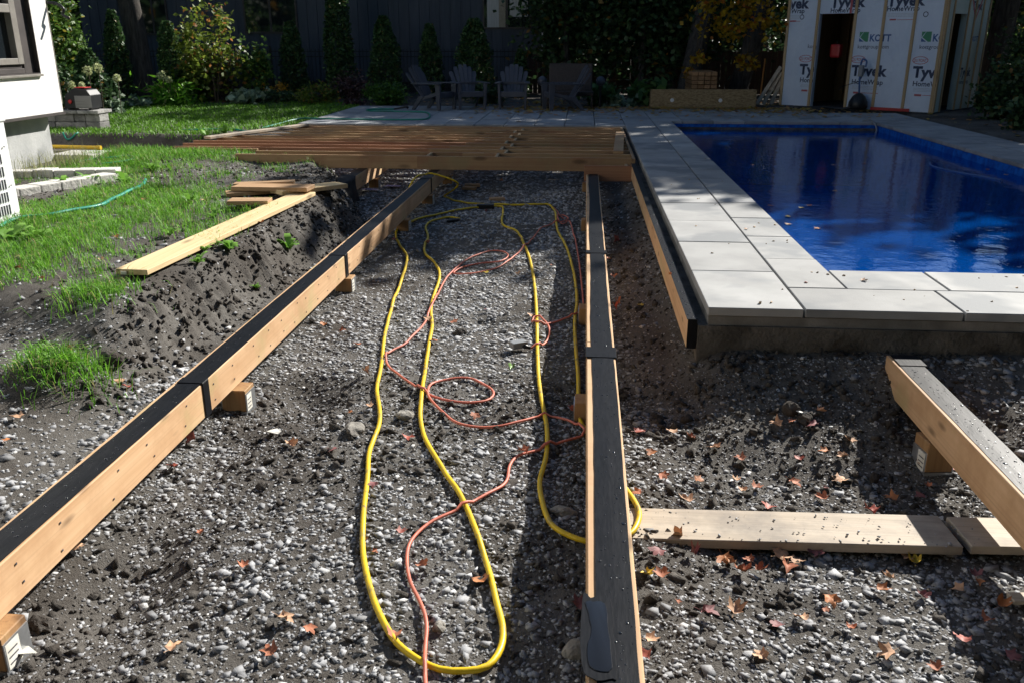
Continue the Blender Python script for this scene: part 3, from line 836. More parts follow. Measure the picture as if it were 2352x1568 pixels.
# ------------------------------------------------------------------ posts in steel saddles
def post(label, x, y, w=0.14, zt=BT - BD - 0.001, sticker=True, off=0.0, rz=0.0, zg=None):
    zg = gz(x, y) if zg is None else zg
    t = thing('beam_post', label, 'post', (x, y, zg - 0.03), 'posts under the deck beams', rz)
    h = zt - zg + 0.03; a = w / 2
    MB().box(-a, a, -a, a, 0.035, h).build('block', POSTW, t, bevel=0.004, seg=1, local=True)
    s = MB()
    s.box(-a - 0.003, a + 0.003, -a - 0.003, a + 0.003, 0.0, 0.034)
    s.build('saddle', STEEL, t, local=True)
    for sx in (-1, 1):
        b = MB().box(sx * (a + 0.0015) - 0.003, sx * (a + 0.0015) + 0.003, -a * 0.95, a * 0.95, 0.03, min(h - 0.004, 0.14))
        pl = b.build('side_plate', STEEL, t, local=True)
        xo_ = sx * (a + 0.0052)
        if sticker:
            MB().box(min(xo_, xo_ - sx * 0.001), max(xo_, xo_ - sx * 0.001), -a * 0.85, a * 0.15, 0.035, min(h - 0.008, 0.132)).build('sticker', STICK, pl, local=True)
            k = MB()
            for q in range(3): k.box(min(xo_, xo_ + sx * .0006), max(xo_, xo_ + sx * .0006), -a * 0.75, -a * 0.75 + 0.05, 0.05 + q * 0.024, 0.056 + q * 0.024)
            k.build('print', INK, pl, local=True)
    MB().box(-0.02, 0.02, -0.02, 0.02, -0.25, 0.0).build('spike', STEEL, t, local=True)
    return t
post('post with galvanised saddle and paper sticker under the left beam, bottom left corner', -1.955, 2.33)
post('post with stickered saddle under the left beam beside the near tape strap', -1.945, 4.50)
post('post under the left beam below the second tape strap', -1.965, 6.95)
post('post under the left beam in shade, third from the camera', -1.97, 9.45)
post('post under the left beam in shade, just before the deck', -1.97, 11.05)
post('post under the left beam below the front edge of the deck', -1.97, 12.75)
post('post under the short far left beam beneath the deck edge', -2.98, 12.4)
post('near post on the left side of the middle beam, half hidden beneath it', 0.06, 4.48)
post('second post on the left side of the middle beam, in its shadow', 0.07, 6.25)
post('third post under the middle beam in the shaded part', 0.07, 9.6)
post('post under the middle beam at the deck edge', 0.07, 12.2)
post('tall post with tilted stickered bracket under the right beam', 1.80, 4.12, rz=0.12)
post('post stub with bare wooden top beside the near end of the middle beam', 0.0, 1.9, w=0.12, zt=-0.36, sticker=False)

# ------------------------------------------------------------------ deck frame
JT, JD = -0.025, 0.183
dk = thing('deck_frame', 'open deck frame of evenly spaced joists between patio and trench', 'deck frame', (-2.3, 11.95, JT - JD))
JY = [11.96 + 0.405 * i for i in range(11)]
lefts = [-4.85, -6.02, -6.12, -6.15, -6.16, -5.95, -5.85, -5.75, -5.65, -5.58, -5.5]
for i, y in enumerate(JY):
    mj = JOISTW if i < 1 or i > 4 else (JOISTR if i in (1, 2, 3, 4) else JOISTW)
    lap = random.uniform(-2.35, -1.6)
    dz = random.uniform(-0.003, 0.002)
    if i == 0:
        MB().box(-4.85, -2.10, y + 0.045, y + 0.083, JT - JD, JT + dz).build('joist', JOISTW, dk, bevel=0.003, seg=1)
        MB().box(-2.27, 0.66, y, y + 0.038, JT - JD, JT - 0.002).build('joist', JOISTW, dk, bevel=0.003, seg=1)
    else:
        if i == 1:
            MB().box(lefts[i], -4.75, y + 0.25, y + 0.288, JT - JD, JT).build('joist', JOISTW, dk, bevel=0.003, seg=1)
            MB().box(-4.7, lap + 0.3, y + 0.040, y + 0.078, JT - JD, JT + dz).build('joist', JOISTW, dk, bevel=0.003, seg=1)
        else:
            MB().box(lefts[i], lap + 0.3, y + 0.040, y + 0.078, JT - JD, JT + dz).build('joist', mj, dk, bevel=0.003, seg=1)
        MB().box(lap, 0.66, y, y + 0.038, JT - JD, JT + random.uniform(-0.003, 0.002)).build('joist', JOISTW, dk, bevel=0.003, seg=1)
for i in range(10):
    xb = -1.16 + (0.05 if i % 2 else -0.05) + random.uniform(-.01, .01)
    MB().box(xb, xb + 0.038, JY[i] + 0.040, JY[i + 1] - 0.002, JT - JD + 0.01, JT - 0.001).build('blocking', STUD, dk, bevel=0.003, seg=1)
MB().box(-2.16, -2.122, JY[0] + 0.042, JY[1] + 0.03, JT - JD, JT - 0.004).build('blocking', STUD, dk, bevel=0.003, seg=1)
MB().box(-5.45, 0.66, 16.28, 16.318, JT - JD, JT).build('rim_joist', JOISTW, dk, bevel=0.003, seg=1)
MB().box(0.662, 0.70, 11.9, 16.3, JT - JD, JT).build('rim_joist', JOISTW, dk, bevel=0.003, seg=1)
MB().box(0.02, 0.69, 11.70, 11.738, -0.30, -0.095).build('header', JOISTR, dk, bevel=0.003, seg=1)
MB().box(0.56, 0.60, 11.74, 11.955, -0.17, -0.10).build('header', STUD, dk, bevel=0.003, seg=1)
tag(MB().obox((0.55, 13.75, JT + 0.022), (0.045, 1, 0), (1, -0.045, 0), (0, 0, 1), 1.35, 0.07, 0.019).build('loose_board', JOISTW, None, bevel=0.003, seg=1),
    'loose dark board lying across the deck joists near the pool side', 'board')
tag(MB().obox((-5.55, 14.95, 0.0), (0.36, 0.93, 0.0), (0.93, -0.36, 0), (0, 0, 1), 1.25, 0.07, 0.02).build('loose_board', GREYW, None, bevel=0.003, seg=1),
    'weathered board lying slanted over the left ends of the joists', 'board')

# ------------------------------------------------------------------ loose planks and scrap
def plank(name, label, p, q, w, th, m, cat='plank'):
    """board from p to q (centre line on its top face)"""
    p, q = Vector(p), Vector(q); a = (q - p).normalized(); b = Vector((0, 0, 1)).cross(a).normalized(); c = a.cross(b)
    o = MB().obox((p + q) / 2 - c * th / 2, a, b, c, (q - p).length / 2, w / 2, th / 2).build(name, m, None, bevel=0.003, seg=1)
    return tag(o, label, cat)
t = thing('plank', 'long pale sunlit plank lying along the edge of the earth bank', 'plank', (-3.1, 5.75, -0.1))
MB().obox((-3.06, 7.45, -0.075), Vector((0.045, 1, -0.008)).normalized(), (1, -0.045, 0), (0, 0.008, 1), 1.75, 0.118, 0.02).build('board', PALEW, t, bevel=0.003, seg=1)
MB().box(-3.21, -3.17, 5.688, 5.692, -0.075, -0.053).build('stamp_label', STICK, t)
plank('plank', 'dusty weathered plank lying on the gravel between middle and right beam', (0.20, 3.36, -0.505), (1.62, 3.42, -0.515), 0.255, 0.042, GREYW)
plank('plank', 'plank end continuing the weathered plank beneath the right beam', (1.66, 3.43, -0.520), (2.6, 3.48, -0.53), 0.24, 0.04, GREYW)
plank('plank', 'thin weathered strip of wood in shade at the right edge below the plank', (1.70, 3.02, -0.56), (2.5, 3.05, -0.555), 0.06, 0.02, GREYW)
plank('scrap_board', 'thick reddish offcut board on top of the scrap pile', (-3.74, 9.2, -0.005), (-2.90, 9.16, 0.0), 0.26, 0.045, SCRAPW, 'board')
plank('scrap_board', 'short brown offcut block in front of the scrap pile', (-3.52, 8.45, -0.03), (-3.12, 8.50, -0.03), 0.22, 0.04, SCRAPW, 'board')
plank('scrap_board', 'offcut lying underneath the scrap pile at its left end', (-3.80, 9.05, -0.06), (-3.3, 9.30, -0.05), 0.20, 0.04, SCRAPW, 'board')
plank('scrap_board', 'grey board end under the pile pointing at the fabric covered beam', (-3.25, 9.05, -0.03), (-2.72, 9.72, -0.05), 0.24, 0.045, PALEW, 'board')
plank('scrap_board', 'offcut behind the scrap pile, its tip showing above it', (-3.85, 9.42, -0.02), (-3.2, 9.52, 0.0), 0.14, 0.04, SCRAPW, 'board')
for (x, y, w, l_, rz, lab) in ((1142, 462, 0.10, 0.20, 0.3, 'small wooden offcut alone on the shaded gravel'), (1085, 430, 0.09, 0.22, 0.05, 'wooden offcut on shaded gravel near the left beam, upper of two'), (1078, 437, 0.09, 0.20, -0.1, 'wooden offcut on shaded gravel near the left beam, lower of two')):
    p = on_ground(x, y); a = Vector((math.cos(rz), math.sin(rz), 0)) * l_ / 2
    plank('offcut', lab, p - a + Vector((0, 0, .045)), p + a + Vector((0, 0, .045)), w, 0.038, SCRAPW, 'offcut')
# black landscape fabric thrown over the far-left beam
fv = []; ff = []
nu, nv = 26, 14
for i in range(nu):
    u = i / (nu - 1)                       # across: down the left side, over, down the right side
    for j in range(nv):
        v = j / (nv - 1); y = 9.75 + 1.5 * v
        s = u * 0.82 - 0.26
        hw = 0.095; cxm = -3.04
        if s < 0: x, z = cxm - hw - 0.02 - 0.06 * abs(s), BT + 0.012 + s * 0.9
        elif s < 2 * hw: x, z = cxm - hw + s, BT + 0.014
        else: x, z = cxm + hw + 0.02 + 0.10 * (s - 2 * hw), BT + 0.012 - (s - 2 * hw) * 0.95
        wv_ = 0.025 * math.sin(9 * v + 3 * u) + 0.018 * math.sin(23 * v + 9 * u)
        fv.append((x + wv_ * (0.3 if 0 <= s < 2 * hw else 1.0), y + 0.05 * math.sin(u * 9) + 0.06 * math.sin(5 * u), z + abs(wv_) * 0.5))
for i in range(nu - 1):
    for j in range(nv - 1):
        ff.append((i * nv + j, (i + 1) * nv + j, (i + 1) * nv + j + 1, i * nv + j + 1))
o = MB().add(fv, ff).build('landscape_fabric', FABRIC, None, smooth=True)
sm = o.modifiers.new('thick', 'SOLIDIFY'); sm.thickness = 0.004
tag(o, 'crumpled black landscape fabric draped over the far left beam', 'fabric')
# ------------------------------------------------------------------ cords
def smooth_path(P, step=0.03):
    P = [Vector(p) for p in P]; out = []
    for i in range(len(P) - 1):
        p0, p1, p2, p3 = P[max(i - 1, 0)], P[i], P[i + 1], P[min(i + 2, len(P) - 1)]
        n = max(2, int((p2 - p1).length / step))
        for k in range(n):
            t = k / n
            out.append(0.5 * ((2 * p1) + (p2 - p0) * t + (2 * p0 - 5 * p1 + 4 * p2 - p3) * t * t + (3 * p1 - p0 - 3 * p2 + p3) * t ** 3))
    out.append(P[-1]); return out
def cord_path(px, lift, step=0.03, settle=True, z0=-0.5):
    """px entries: (x, y) photo pixel on the ground or a Vector in the air"""
    P = []; air = []
    for q in px:
        if isinstance(q, Vector): P.append(q.copy()); air.append(True)
        else: P.append(on_ground(q[0], q[1], z0, lift)); air.append(False)
    S = smooth_path(P, step)
    keys = [p for p, a in zip(P, air) if a]
    if settle:
        for p in S:
            if any((p - k).length < 0.35 for k in keys): continue
            g = max(gz(p.x + dx, p.y + dy) for dx, dy in ((0, 0), (0.012, 0), (-0.012, 0), (0, 0.012), (0, -0.012)))
            p.z = g + lift
    for _ in range(4):                     # stiff rubber bridges the small hollows
        Z = [p.z for p in S]
        for i in range(1, len(S) - 1):
            z = (Z[i - 1] + 2 * Z[i] + Z[i + 1]) / 4
            S[i].z = max(z, Z[i] - 0.004)
    return S
yp_ = [(1052, 510), (1055, 506), (1030, 503), (995, 510), (978, 525), (983, 550), (975, 580), (1000, 610), (1010, 640), (995, 690), (990, 720), (993, 755), (985, 800),
       (978, 850), (968, 920), (967, 975), (985, 1030), (1020, 1090), (1065, 1160), (1095, 1230), (1120, 1310), (1140, 1390), (1155, 1450), (1150, 1500), (1120, 1540), (1070, 1552),
       (1010, 1548), (950, 1520), (900, 1470), (860, 1390), (836, 1290), (835, 1200), (845, 1100), (850, 1040), (873, 970), (866, 900), (875, 850), (885, 770), (905, 690), (925, 640),
       (935, 595), (920, 570), (910, 550), (915, 530), (950, 510), (1010, 495), (1060, 485), (1100, 481), (1150, 478), (1155, 492), (1155, 520), (1190, 540), (1210, 580), (1225, 640),
       (1232, 720), (1235, 830), (1240, 900), (1255, 980), (1255, 1050), (1240, 1110), (1245, 1160), (1265, 1210), (1310, 1240), (1360, 1253), (1420, 1246), (1455, 1225), (1468, 1190), (1455, 1155),
       (1420, 1110), (1380, 1050), (1350, 1000), (1334, 975), (1328, 940), (1328, 880), (1322, 800), (1320, 740), (1325, 690), (1315, 620), (1300, 570), (1280, 530), (1275, 490), (1262, 474),
       (1230, 472), (1150, 473), (1060, 467), (1020, 455)]
A_ = cord_path(yp_, 0.019)
e = A_[-1]
tail = smooth_path([A_[-1], Vector((-1.62, 11.35, -0.30)), Vector((-1.90, 11.25, BT + 0.045)), Vector((-2.02, 11.2, BT + 0.05)), Vector((-2.13, 11.0, BT + 0.02)), Vector((-2.22, 10.6, -0.42)), Vector((-2.3, 10.2, gz(-2.3, 10.2) + 0.015))])
t = thing('extension_cord', 'thick yellow extension cord looping over the gravel and across the left beam', 'cord', tuple(A_[0]))
MB().tube(A_ + tail[1:], 0.0125, 8).build('cable', YELLOW, t, smooth=True)
p0 = A_[0]; d = Vector((-0.55, -0.5, 0)).normalized()
MB().tube([p0 + d * -0.02, p0 + d * 0.02, p0 + d * 0.12, p0 + d * 0.15], [0.015, 0.02, 0.02, 0.014], 8).build('plug', BLACKP, t, smooth=True)
p0 = on_ground(1115, 480, -0.5, 0.03)
MB().obox(p0, (1, 0.1, 0), (-0.1, 1, 0), (0, 0, 1), 0.11, 0.045, 0.03).build('splitter', BLACKP, t, bevel=0.01)
sp_ = [(980, 1600), (977, 1568), (977, 1500), (980, 1440), (965, 1390), (942, 1340), (935, 1290), (945, 1250), (985, 1210), (1050, 1178), (1130, 1135), (1163, 1112), (1171, 1075), (1192, 1052), (1240, 1040),
       (1300, 1018), (1342, 1005), (1335, 992), (1305, 972), (1250, 962), (1200, 972), (1140, 986), (1060, 980), (1020, 955), (990, 925), (983, 903), (995, 885), (1035, 876), (1085, 876), (1122, 893), (1134, 912), (1115, 927), (1060, 930), (1015, 922),
       (975, 905), (925, 872), (892, 845), (888, 822), (905, 808), (935, 792), (970, 755), (995, 705), (1020, 652), (1045, 622), (1080, 596), (1120, 582), (1155, 582), (1167, 592), (1150, 604), (1105, 609), (1065, 618),
       (1042, 632), (1070, 634), (1110, 628), (1150, 616), (1190, 585), (1225, 550), (1238, 532), (1262, 520), (1295, 512), (1305, 505), (1290, 497), (1280, 505), (1292, 518), (1308, 512), (1318, 545), (1328, 590), (1333, 630), (1338, 680), (1340, 712), (1330, 728), (1300, 735),
       (1262, 748), (1235, 750), (1222, 745), (1230, 738), (1250, 742), (1262, 762), (1258, 785), (1240, 800), (1215, 806)]
B_ = cord_path(sp_, 0.017, 0.03)
near_y = [p for p in A_]
ay = np.array([p[:] for p in A_])
for p in B_:                              # lies over or under the yellow cord where they cross
    dd = np.min((ay[:, 0] - p.x) ** 2 + (ay[:, 1] - p.y) ** 2)
    if dd < 0.03 ** 2: p.z = max(p.z, gz(p.x, p.y) + 0.040)
t = thing('extension_cord', 'thin salmon pink extension cord winding between the yellow loops', 'cord', tuple(B_[0]))
MB().tube(B_, 0.0075, 7).build('cable', SALMON, t, smooth=True)
p0 = B_[-1]
MB().obox(p0 + Vector((-0.075, 0.015, 0.022)), Vector((0.8, 0.5, 0)).normalized(), Vector((-0.5, 0.8, 0)).normalized(), (0, 0, 1), 0.055, 0.035, 0.022).build('socket_block', GREYPL, t, bevel=0.006)
MB().tube([p0 + Vector((0.01, 0, 0.004)), p0 + Vector((-0.03, 0.005, 0.012)), p0 + Vector((-0.07, 0.015, 0.02))], [0.011, 0.016, 0.02], 8).build('plug', BLACKP, t, smooth=True)
C_ = cord_path([(1262, 474), (1275, 482), (1284, 495), (1295, 505)], 0.009)
tag(MB().tube(C_, 0.006, 6).build('cord_end', SALMON, None, smooth=True), 'short red cord end leaving the knot towards the yellow cord', 'cord')
# green hoses
def hose(label, px, r=0.014, zlift=0.014, mat_=None):
    P_ = cord_path(px, zlift, 0.06, z0=-0.1)
    return tag(MB().tube(P_, r, 7).build('garden_hose', mat_ or HOSE, None, smooth=True), label, 'hose')
hose('green garden hose snaking through the grass beside the air conditioner', [(0, 530), (25, 515), (60, 506), (110, 502), (170, 490), (230, 480), (262, 462), (295, 446), (325, 434), (335, 420)], 0.018, 0.03)
hose('green garden hose curling on bare soil near the house corner', [(150, 342), (152, 325), (160, 312), (180, 308)], 0.014)
hose('green hose bend on the soil before the deck corner', [(180, 376), (215, 370), (260, 366), (296, 362), (308, 368), (290, 374), (255, 380), (228, 382)], 0.016, 0.02)
hose('thin green hose along the lawn edge above the ditch', [(420, 302), (470, 301), (530, 300), (560, 304), (575, 309)], 0.016, 0.02)
P_ = [gp(x, y, 0.016) for x, y in [(600, 291), (640, 281), (690, 273), (740, 273), (850, 275), (960, 275), (985, 271), (985, 262), (970, 258), (900, 256), (850, 255), (845, 252), (880, 251), (905, 251)]]
for i_ in (0, 1): P_[i_][2] = gz(P_[i_][0], P_[i_][1]) + 0.02
t = thing('garden_hose', 'green garden hose looping over the shaded patio pavers', 'hose', tuple(P_[0]))
MB().tube(smooth_path(P_, 0.06), 0.016, 7).build('hose', HOSE, t, smooth=True)
q = Vector(P_[-1]); MB().tube([q, q + Vector((0.12, 0.02, 0.02)), q + Vector((0.28, 0.02, 0.05)), q + Vector((0.32, 0.02, 0.02))], [0.018, 0.02, 0.03, 0.03], 8).build('nozzle', BLACKP, t, smooth=True)
# yellow pipe by the house
q0, q1 = Vector((-8.0, 12.55, -0.02)), Vector((-7.05, 12.45, -0.02))
q0.z = gz(q0.x, q0.y) + 0.05; q1.z = gz(q1.x, q1.y) + 0.05; q1.z = q0.z = max(q0.z, q1.z)
tt = thing('drain_pipe', 'yellow plastic pipe sticking out beside the house foundation', 'pipe', tuple(q1))
MB().tube([q0, q1], 0.028, 14, caps=True).build('pipe', YPIPE, tt, smooth=False)
MB().tube([q1 - Vector((0.05, 0, 0)), q1 + Vector((0.01, 0, 0))], 0.034, 14).build('end_cap', YPIPE, tt)
# small litter
for (x, y, s, lab, m_) in ((1840, 957, 0.03, 'white paper scrap near a soil lump below the pool coping', STICK), (625, 1000, 0.04, 'white wood chip lying on soil near the left beam', STICK), (30, 1515, 0.06, 'torn white scrap at the foot of the near left bracket', STICK), (1210, 476, .03, 'grey rag lying on the yellow cord', GREYPL)):
    p = on_ground(x, y)
    b = MB(); n = 7; V_ = []
    for k in range(n):
        a = 2 * math.pi * k / n; rr = s * random.uniform(0.5, 1.2)
        V_.append((p.x + rr * 1.5 * math.cos(a), p.y + rr * 0.7 * math.sin(a), p.z + 0.028 + random.uniform(-.008, .012)))
    b.prism(V_, (0, 0, 0.0015)); tag(b.build('paper_scrap', m_, None), lab, 'scrap')
p = on_ground(950, 402); p.z += .02
for (x, y, lab) in ((848, 441, 'lilac plastic scrap beside the left beam in shade'), (900, 433, 'pale lilac scrap near the top of the left beam')):
    p = on_ground(x, y); tag(MB().prism([(p.x - .12, p.y - .02, p.z + .03), (p.x + .12, p.y - .06, p.z + .035), (p.x + .13, p.y + .05, p.z + .03), (p.x - .08, p.y + .08, p.z + .035)], (0, 0, .002)).build('plastic_scrap', mat('lilac_plastic', (0.30, 0.28, 0.48), (0.36, 0.33, 0.52), 9, 0.5), None), lab, 'scrap')

# ------------------------------------------------------------------ rocks
def rock(label, x, y, s, flat=0.6, z=-0.5, m=ROCK):
    p = on_ground(x, y, z)
    bm = bmesh.new(); bmesh.ops.create_icosphere(bm, subdivisions=3, radius=1)
    k = random.random() * 50
    sx, sy = random.uniform(0.9, 1.2), random.uniform(0.6, 0.9)
    for v in bm.verts:
        n = v.co.normalized(); q = 0.75 + 0.5 * float(vn(n.x * 1.6 + k, n.y * 1.6 + n.z * 1.3, 5))
        q *= 0.9 + 0.22 * float(vn(n.x * 5 + k, n.y * 5 + n.z * 4, 6)); v.co = Vector((n.x * sx * q, n.y * sy * q, n.z * flat * q)) * s
    me_ = bpy.data.meshes.new('rock'); bm.to_mesh(me_); bm.free()
    o = link('rock', me_, m, None, (p.x, p.y, p.z + s * flat * 0.25)); o.rotation_euler = (random.uniform(-.2, .2), random.uniform(-.2, .2), random.random() * 6)
    return tag(o, label, 'rock')
rock('flat grey rock half sunk in soil left of the yellow cord', 818, 985, 0.085, 0.35)
rock('pale grey rock between the two yellow cord runs', 930, 957, 0.05, 0.6)
rock('small buff stone right of the pale rock by the cord', 945, 1008, 0.022, 0.7)
rock('grey rock in the shadow left of the middle beam', 1295, 1178, 0.058, 0.5)
rock('light speckled rock beside the near end of the middle beam', 1322, 1500, 0.045, 0.8)
rock('large white stone beside the salmon cord near the bottom', 1010, 1440, 0.030, 0.7)
rock('white stone left of the salmon cord at the bottom edge', 430, 1553, 0.026, 0.7)
rock('rough soil lump at the top of the sunlit mound below the coping', 1815, 945, 0.055, 0.8, m=CLOD)
rock('second soil lump right of the first on the mound', 1850, 962, 0.042, 0.7, m=CLOD)
rock('dark soil lump in the middle of the trench', 1055, 768, 0.05, 0.7, m=CLOD)
rock('round soil lump below the sod clump', 255, 830, 0.07, 0.85, z=-0.35, m=CLOD)
rock('grey clod beside the near left bracket', 95, 1440, 0.045, 0.8, m=CLOD)
# ------------------------------------------------------------------ maple leaves
def maple_outline():
    lobes = [(90, 1.0), (38, 0.92), (142, 0.92), (-18, 0.62), (198, 0.62)]
    pts = []
    order = [(-90, 0.30), (-60, 0.34), (-18, 0.66), (-2, 0.50), (20, 0.66), (38, 0.93), (52, 0.72), (62, 0.52), (76, 0.72), (90, 1.0), (104, 0.72), (118, 0.52), (128, 0.72), (142, 0.93), (160, 0.66), (182, 0.50), (198, 0.66), (240, 0.34)]
    for a, r_ in order:
        pts.append((r_ * math.cos(rad(a)), r_ * math.sin(rad(a))))
    return pts
OUT = maple_outline()
LEAFM = {}
def leaf_mesh(kind, var):
    key = (kind, var)
    if key in LEAFM: return LEAFM[key]
    st = random.getstate(); random.seed(var * 13 + 5)
    curl = random.uniform(0.35, 1.25); cx_ = random.uniform(-0.5, 0.5); tw = random.uniform(-0.5, 0.5); fold = random.choice((0.0, 0.2, 0.5, 0.9))
    V_ = [(0, 0.1, 0)]
    for ring in (0.5, 1.0):
        for (x, y) in OUT:
            x2, y2 = x * ring, y * ring
            if ring < 1: x2 *= 1.1; y2 *= 1.1
            z = curl * (x2 * x2 * 0.55 + (y2 - 0.1) ** 2 * 0.35 * (1 if var % 2 else -0.6)) + tw * x2 * y2 * 0.5 + random.uniform(-0.05, 0.05) * ring + cx_ * x2 * 0.25
            z += fold * abs(x2) + 0.10 * math.sin(7 * x2 + var) * math.cos(5 * y2 + 2 * var) * ring
            j_ = 1 + random.uniform(-0.16, 0.16) * ring
            V_.append((x2 * j_ * (1 - 0.25 * curl * abs(x2)) / math.sqrt(1 + fold * fold), y2 * j_, z))
    n = len(OUT); F_ = []
    for k in range(n):
        k2 = (k + 1) % n
        F_.append((0, 1 + k, 1 + k2)); F_.append((1 + k, 1 + n + k, 1 + n + k2, 1 + k2))
    b = len(V_)                              # stalk
    V_ += [(-0.015, -0.25, 0), (0.015, -0.25, 0), (0.02, -0.85, 0.12), (0, -0.85, 0.14)]
    F_.append((b, b + 1, b + 2, b + 3))
    zmin = min(v[2] for v in V_)
    me_ = mesh_from('maple_leaf', [(v[0], v[1], v[2] - zmin) for v in V_], F_, True)
    me_.materials.append(DEADL[kind]); random.setstate(st)
    LEAFM[key] = me_; return me_
used_labels = {}
def where(x, y):
    if y < 560: return 'in the shaded trench'
    if x > 1460:
        if 1160 < y < 1265 and x < 2350: return 'by the weathered plank'
        if y < 1160: return 'on sunlit gravel above the plank' if x < 2000 else 'near the right post'
        if y < 1350 and x < 1860: return 'in the cluster below the plank'
        if x > 1950: return 'in the bottom right corner'
        return 'near the bottom, right of middle beam'
    if x < 480: return 'left of the left beam' if y < 1060 and x < 330 else 'beside the left beam foot'
    if y < 800: return 'on the far sunlit gravel'
    if x > 1190: return 'in the shadow of the middle beam'
    if y > 1380: return 'on the near gravel at the bottom'
    return 'between the yellow cord loops'
LWORD = {'rust': 'rusty brown', 'tan': 'pale tan', 'red': 'bright red', 'yellow': 'yellow', 'orange': 'orange', 'plum': 'plum coloured', 'green': 'green'}
leafs = []
def fallen(x, y, kind, size=None, z=None, zpl=None):
    size = size or random.uniform(0.036, 0.055)
    p = Vector(gp(x, y, zpl)) if zpl is not None else on_ground(x, y, -0.5)
    o = link('fallen_leaf', leaf_mesh(kind, random.randrange(9)), None, None, (p.x, p.y, p.z + (0.020 if zpl is None else 0.002)))
    o.scale = (size, size, size * random.uniform(0.9, 1.7))
    o.rotation_euler = (random.uniform(-.25, .25), random.uniform(-.25, .25), random.random() * 6.28)
    leafs.append((o, x, y, kind, size))
for (x, y, k) in [(1500, 1045, 'orange'), (1520, 1098, 'rust'), (1545, 1000, 'tan'), (1590, 1012, 'rust'), (1640, 1035, 'tan'), (1690, 1110, 'tan'), (1735, 1128, 'rust'), (1785, 985, 'tan'), (1822, 975, 'rust'), (1872, 985, 'plum'),
                  (1880, 950, 'tan'), (1600, 1110, 'orange'), (1702, 1062, 'rust'), (1705, 1132, 'tan'), (1818, 1116, 'rust'), (1835, 1060, 'red'), (1895, 1045, 'orange'), (1940, 1055, 'tan'), (1925, 1112, 'tan'), (1890, 1152, 'rust'),
                  (2000, 1187, 'red'), (2118, 1150, 'plum'), (2120, 1072, 'orange'), (1950, 1016, 'tan'), (1578, 1158, 'tan'), (1768, 1172, 'red'), (1680, 1302, 'tan'), (1722, 1296, 'rust'), (1700, 1318, 'rust'), (1742, 1318, 'rust'), (1790, 1288, 'tan'), (1826, 1300, 'tan'), (1806, 1312, 'rust'),
                  (1660, 1290, 'orange'), (1484, 1326, 'yellow'), (1512, 1274, 'plum'), (1594, 1284, 'plum'), (1870, 1275, 'plum'), (2100, 1300, 'yellow'), (2085, 1290, 'tan'), (2045, 1336, 'tan'), (2020, 1362, 'orange'), (2240, 1330, 'plum'), (2205, 1366, 'tan'), (2298, 1398, 'orange'), (2262, 1436, 'rust'), (2210, 1482, 'red'),
                  (1788, 1445, 'plum'), (1842, 1434, 'tan'), (1686, 1412, 'tan'), (2042, 1512, 'tan'), (2115, 1375, 'plum'), (1490, 1478, 'tan'), (1482, 1524, 'red'), (1465, 1000, 'red'), (1467, 1140, 'rust'), (1472, 708, 'yellow'), (1412, 712, 'red'),
                  (968, 1306, 'rust'), (648, 1432, 'tan'), (708, 1452, 'rust'), (400, 1502, 'tan'), (625, 1508, 'rust'), (397, 1078, 'red'), (445, 1020, 'red'), (172, 1270, 'tan'), (668, 1026, 'tan'), (840, 861, 'tan'), (850, 940, 'tan'), (920, 1230, 'red'), (938, 1014, 'red'),
                  (1178, 853, 'green'), (1190, 635, 'tan'), (1118, 632, 'yellow'), (1222, 730, 'tan'), (1198, 552, 'tan'), (1322, 953, 'red'), (822, 798, 'rust'), (745, 750, 'orange'), (785, 768, 'rust'), (22, 1018, 'orange'), (46, 966, 'tan'), (282, 880, 'tan'), (298, 898, 'red'),
                  (1205, 1048, 'rust'), (1040, 745, 'rust'), (985, 740, 'tan'), (1000, 790, 'rust'), (860, 1120, 'plum'), (1105, 1340, 'orange'), (770, 1040, 'plum'), (560, 1310, 'rust'), (1330, 1400, 'plum'), (905, 1475, 'rust'), (1090, 960, 'rust'),
                  (980, 562, 'rust'), (905, 555, 'plum'), (1150, 420, 'orange'), (1410, 640, 'rust'), (1400, 600, 'rust'), (1420, 560, 'plum'), (2180, 1245, 'orange'), (2220, 1255, 'orange'), (2340, 1180, 'red'), (2190, 1085, 'red'), (1560, 1240, 'tan'), (2050, 1155, 'orange'),
                  (1420, 700, 'rust'), (1520, 1330, 'rust'), (1620, 1420, 'plum'), (1750, 1520, 'tan'), (1955, 1450, 'rust'), (2150, 1545, 'rust'), (2320, 1520, 'plum'), (1905, 1385, 'orange')]:
    fallen(x, y, k)
for i in range(16):
    x, y = random.choice([(random.uniform(1470, 2330), random.uniform(1000, 1540)), (random.uniform(400, 1330), random.uniform(620, 1540)), (random.uniform(900, 1330), random.uniform(430, 620))])
    fallen(x, y, random.choice(['rust', 'tan', 'plum', 'rust', 'orange']), random.uniform(0.018, 0.028))
for (x, y, k) in [(235, 598, 'tan'), (465, 462, 'tan'), (520, 430, 'plum'), (330, 460, 'rust'), (265, 545, 'orange'), (300, 620, 'rust'), (160, 805, 'red'), (40, 620, 'rust'), (95, 640, 'orange'), (600, 512, 'orange')]:
    p = on_ground(x, y, -0.15)
    fallen(x, y, k, random.uniform(0.03, 0.045), zpl=p.z + 0.02)
from collections import Counter
cnt = Counter(); tot = Counter()
items = []
for (o, x, y, k, s) in leafs:
    small = 'tiny ' if s < 0.030 else ''
    w_ = where(x, y) if not (x < 620 and y < 700) else 'in the grass at left'
    items.append((o, small + LWORD[k], w_, x)); tot[(small + LWORD[k], w_)] += 1
ORD = ['first', 'second', 'third', 'fourth', 'fifth', 'sixth', 'seventh', 'eighth', 'ninth', 'tenth']
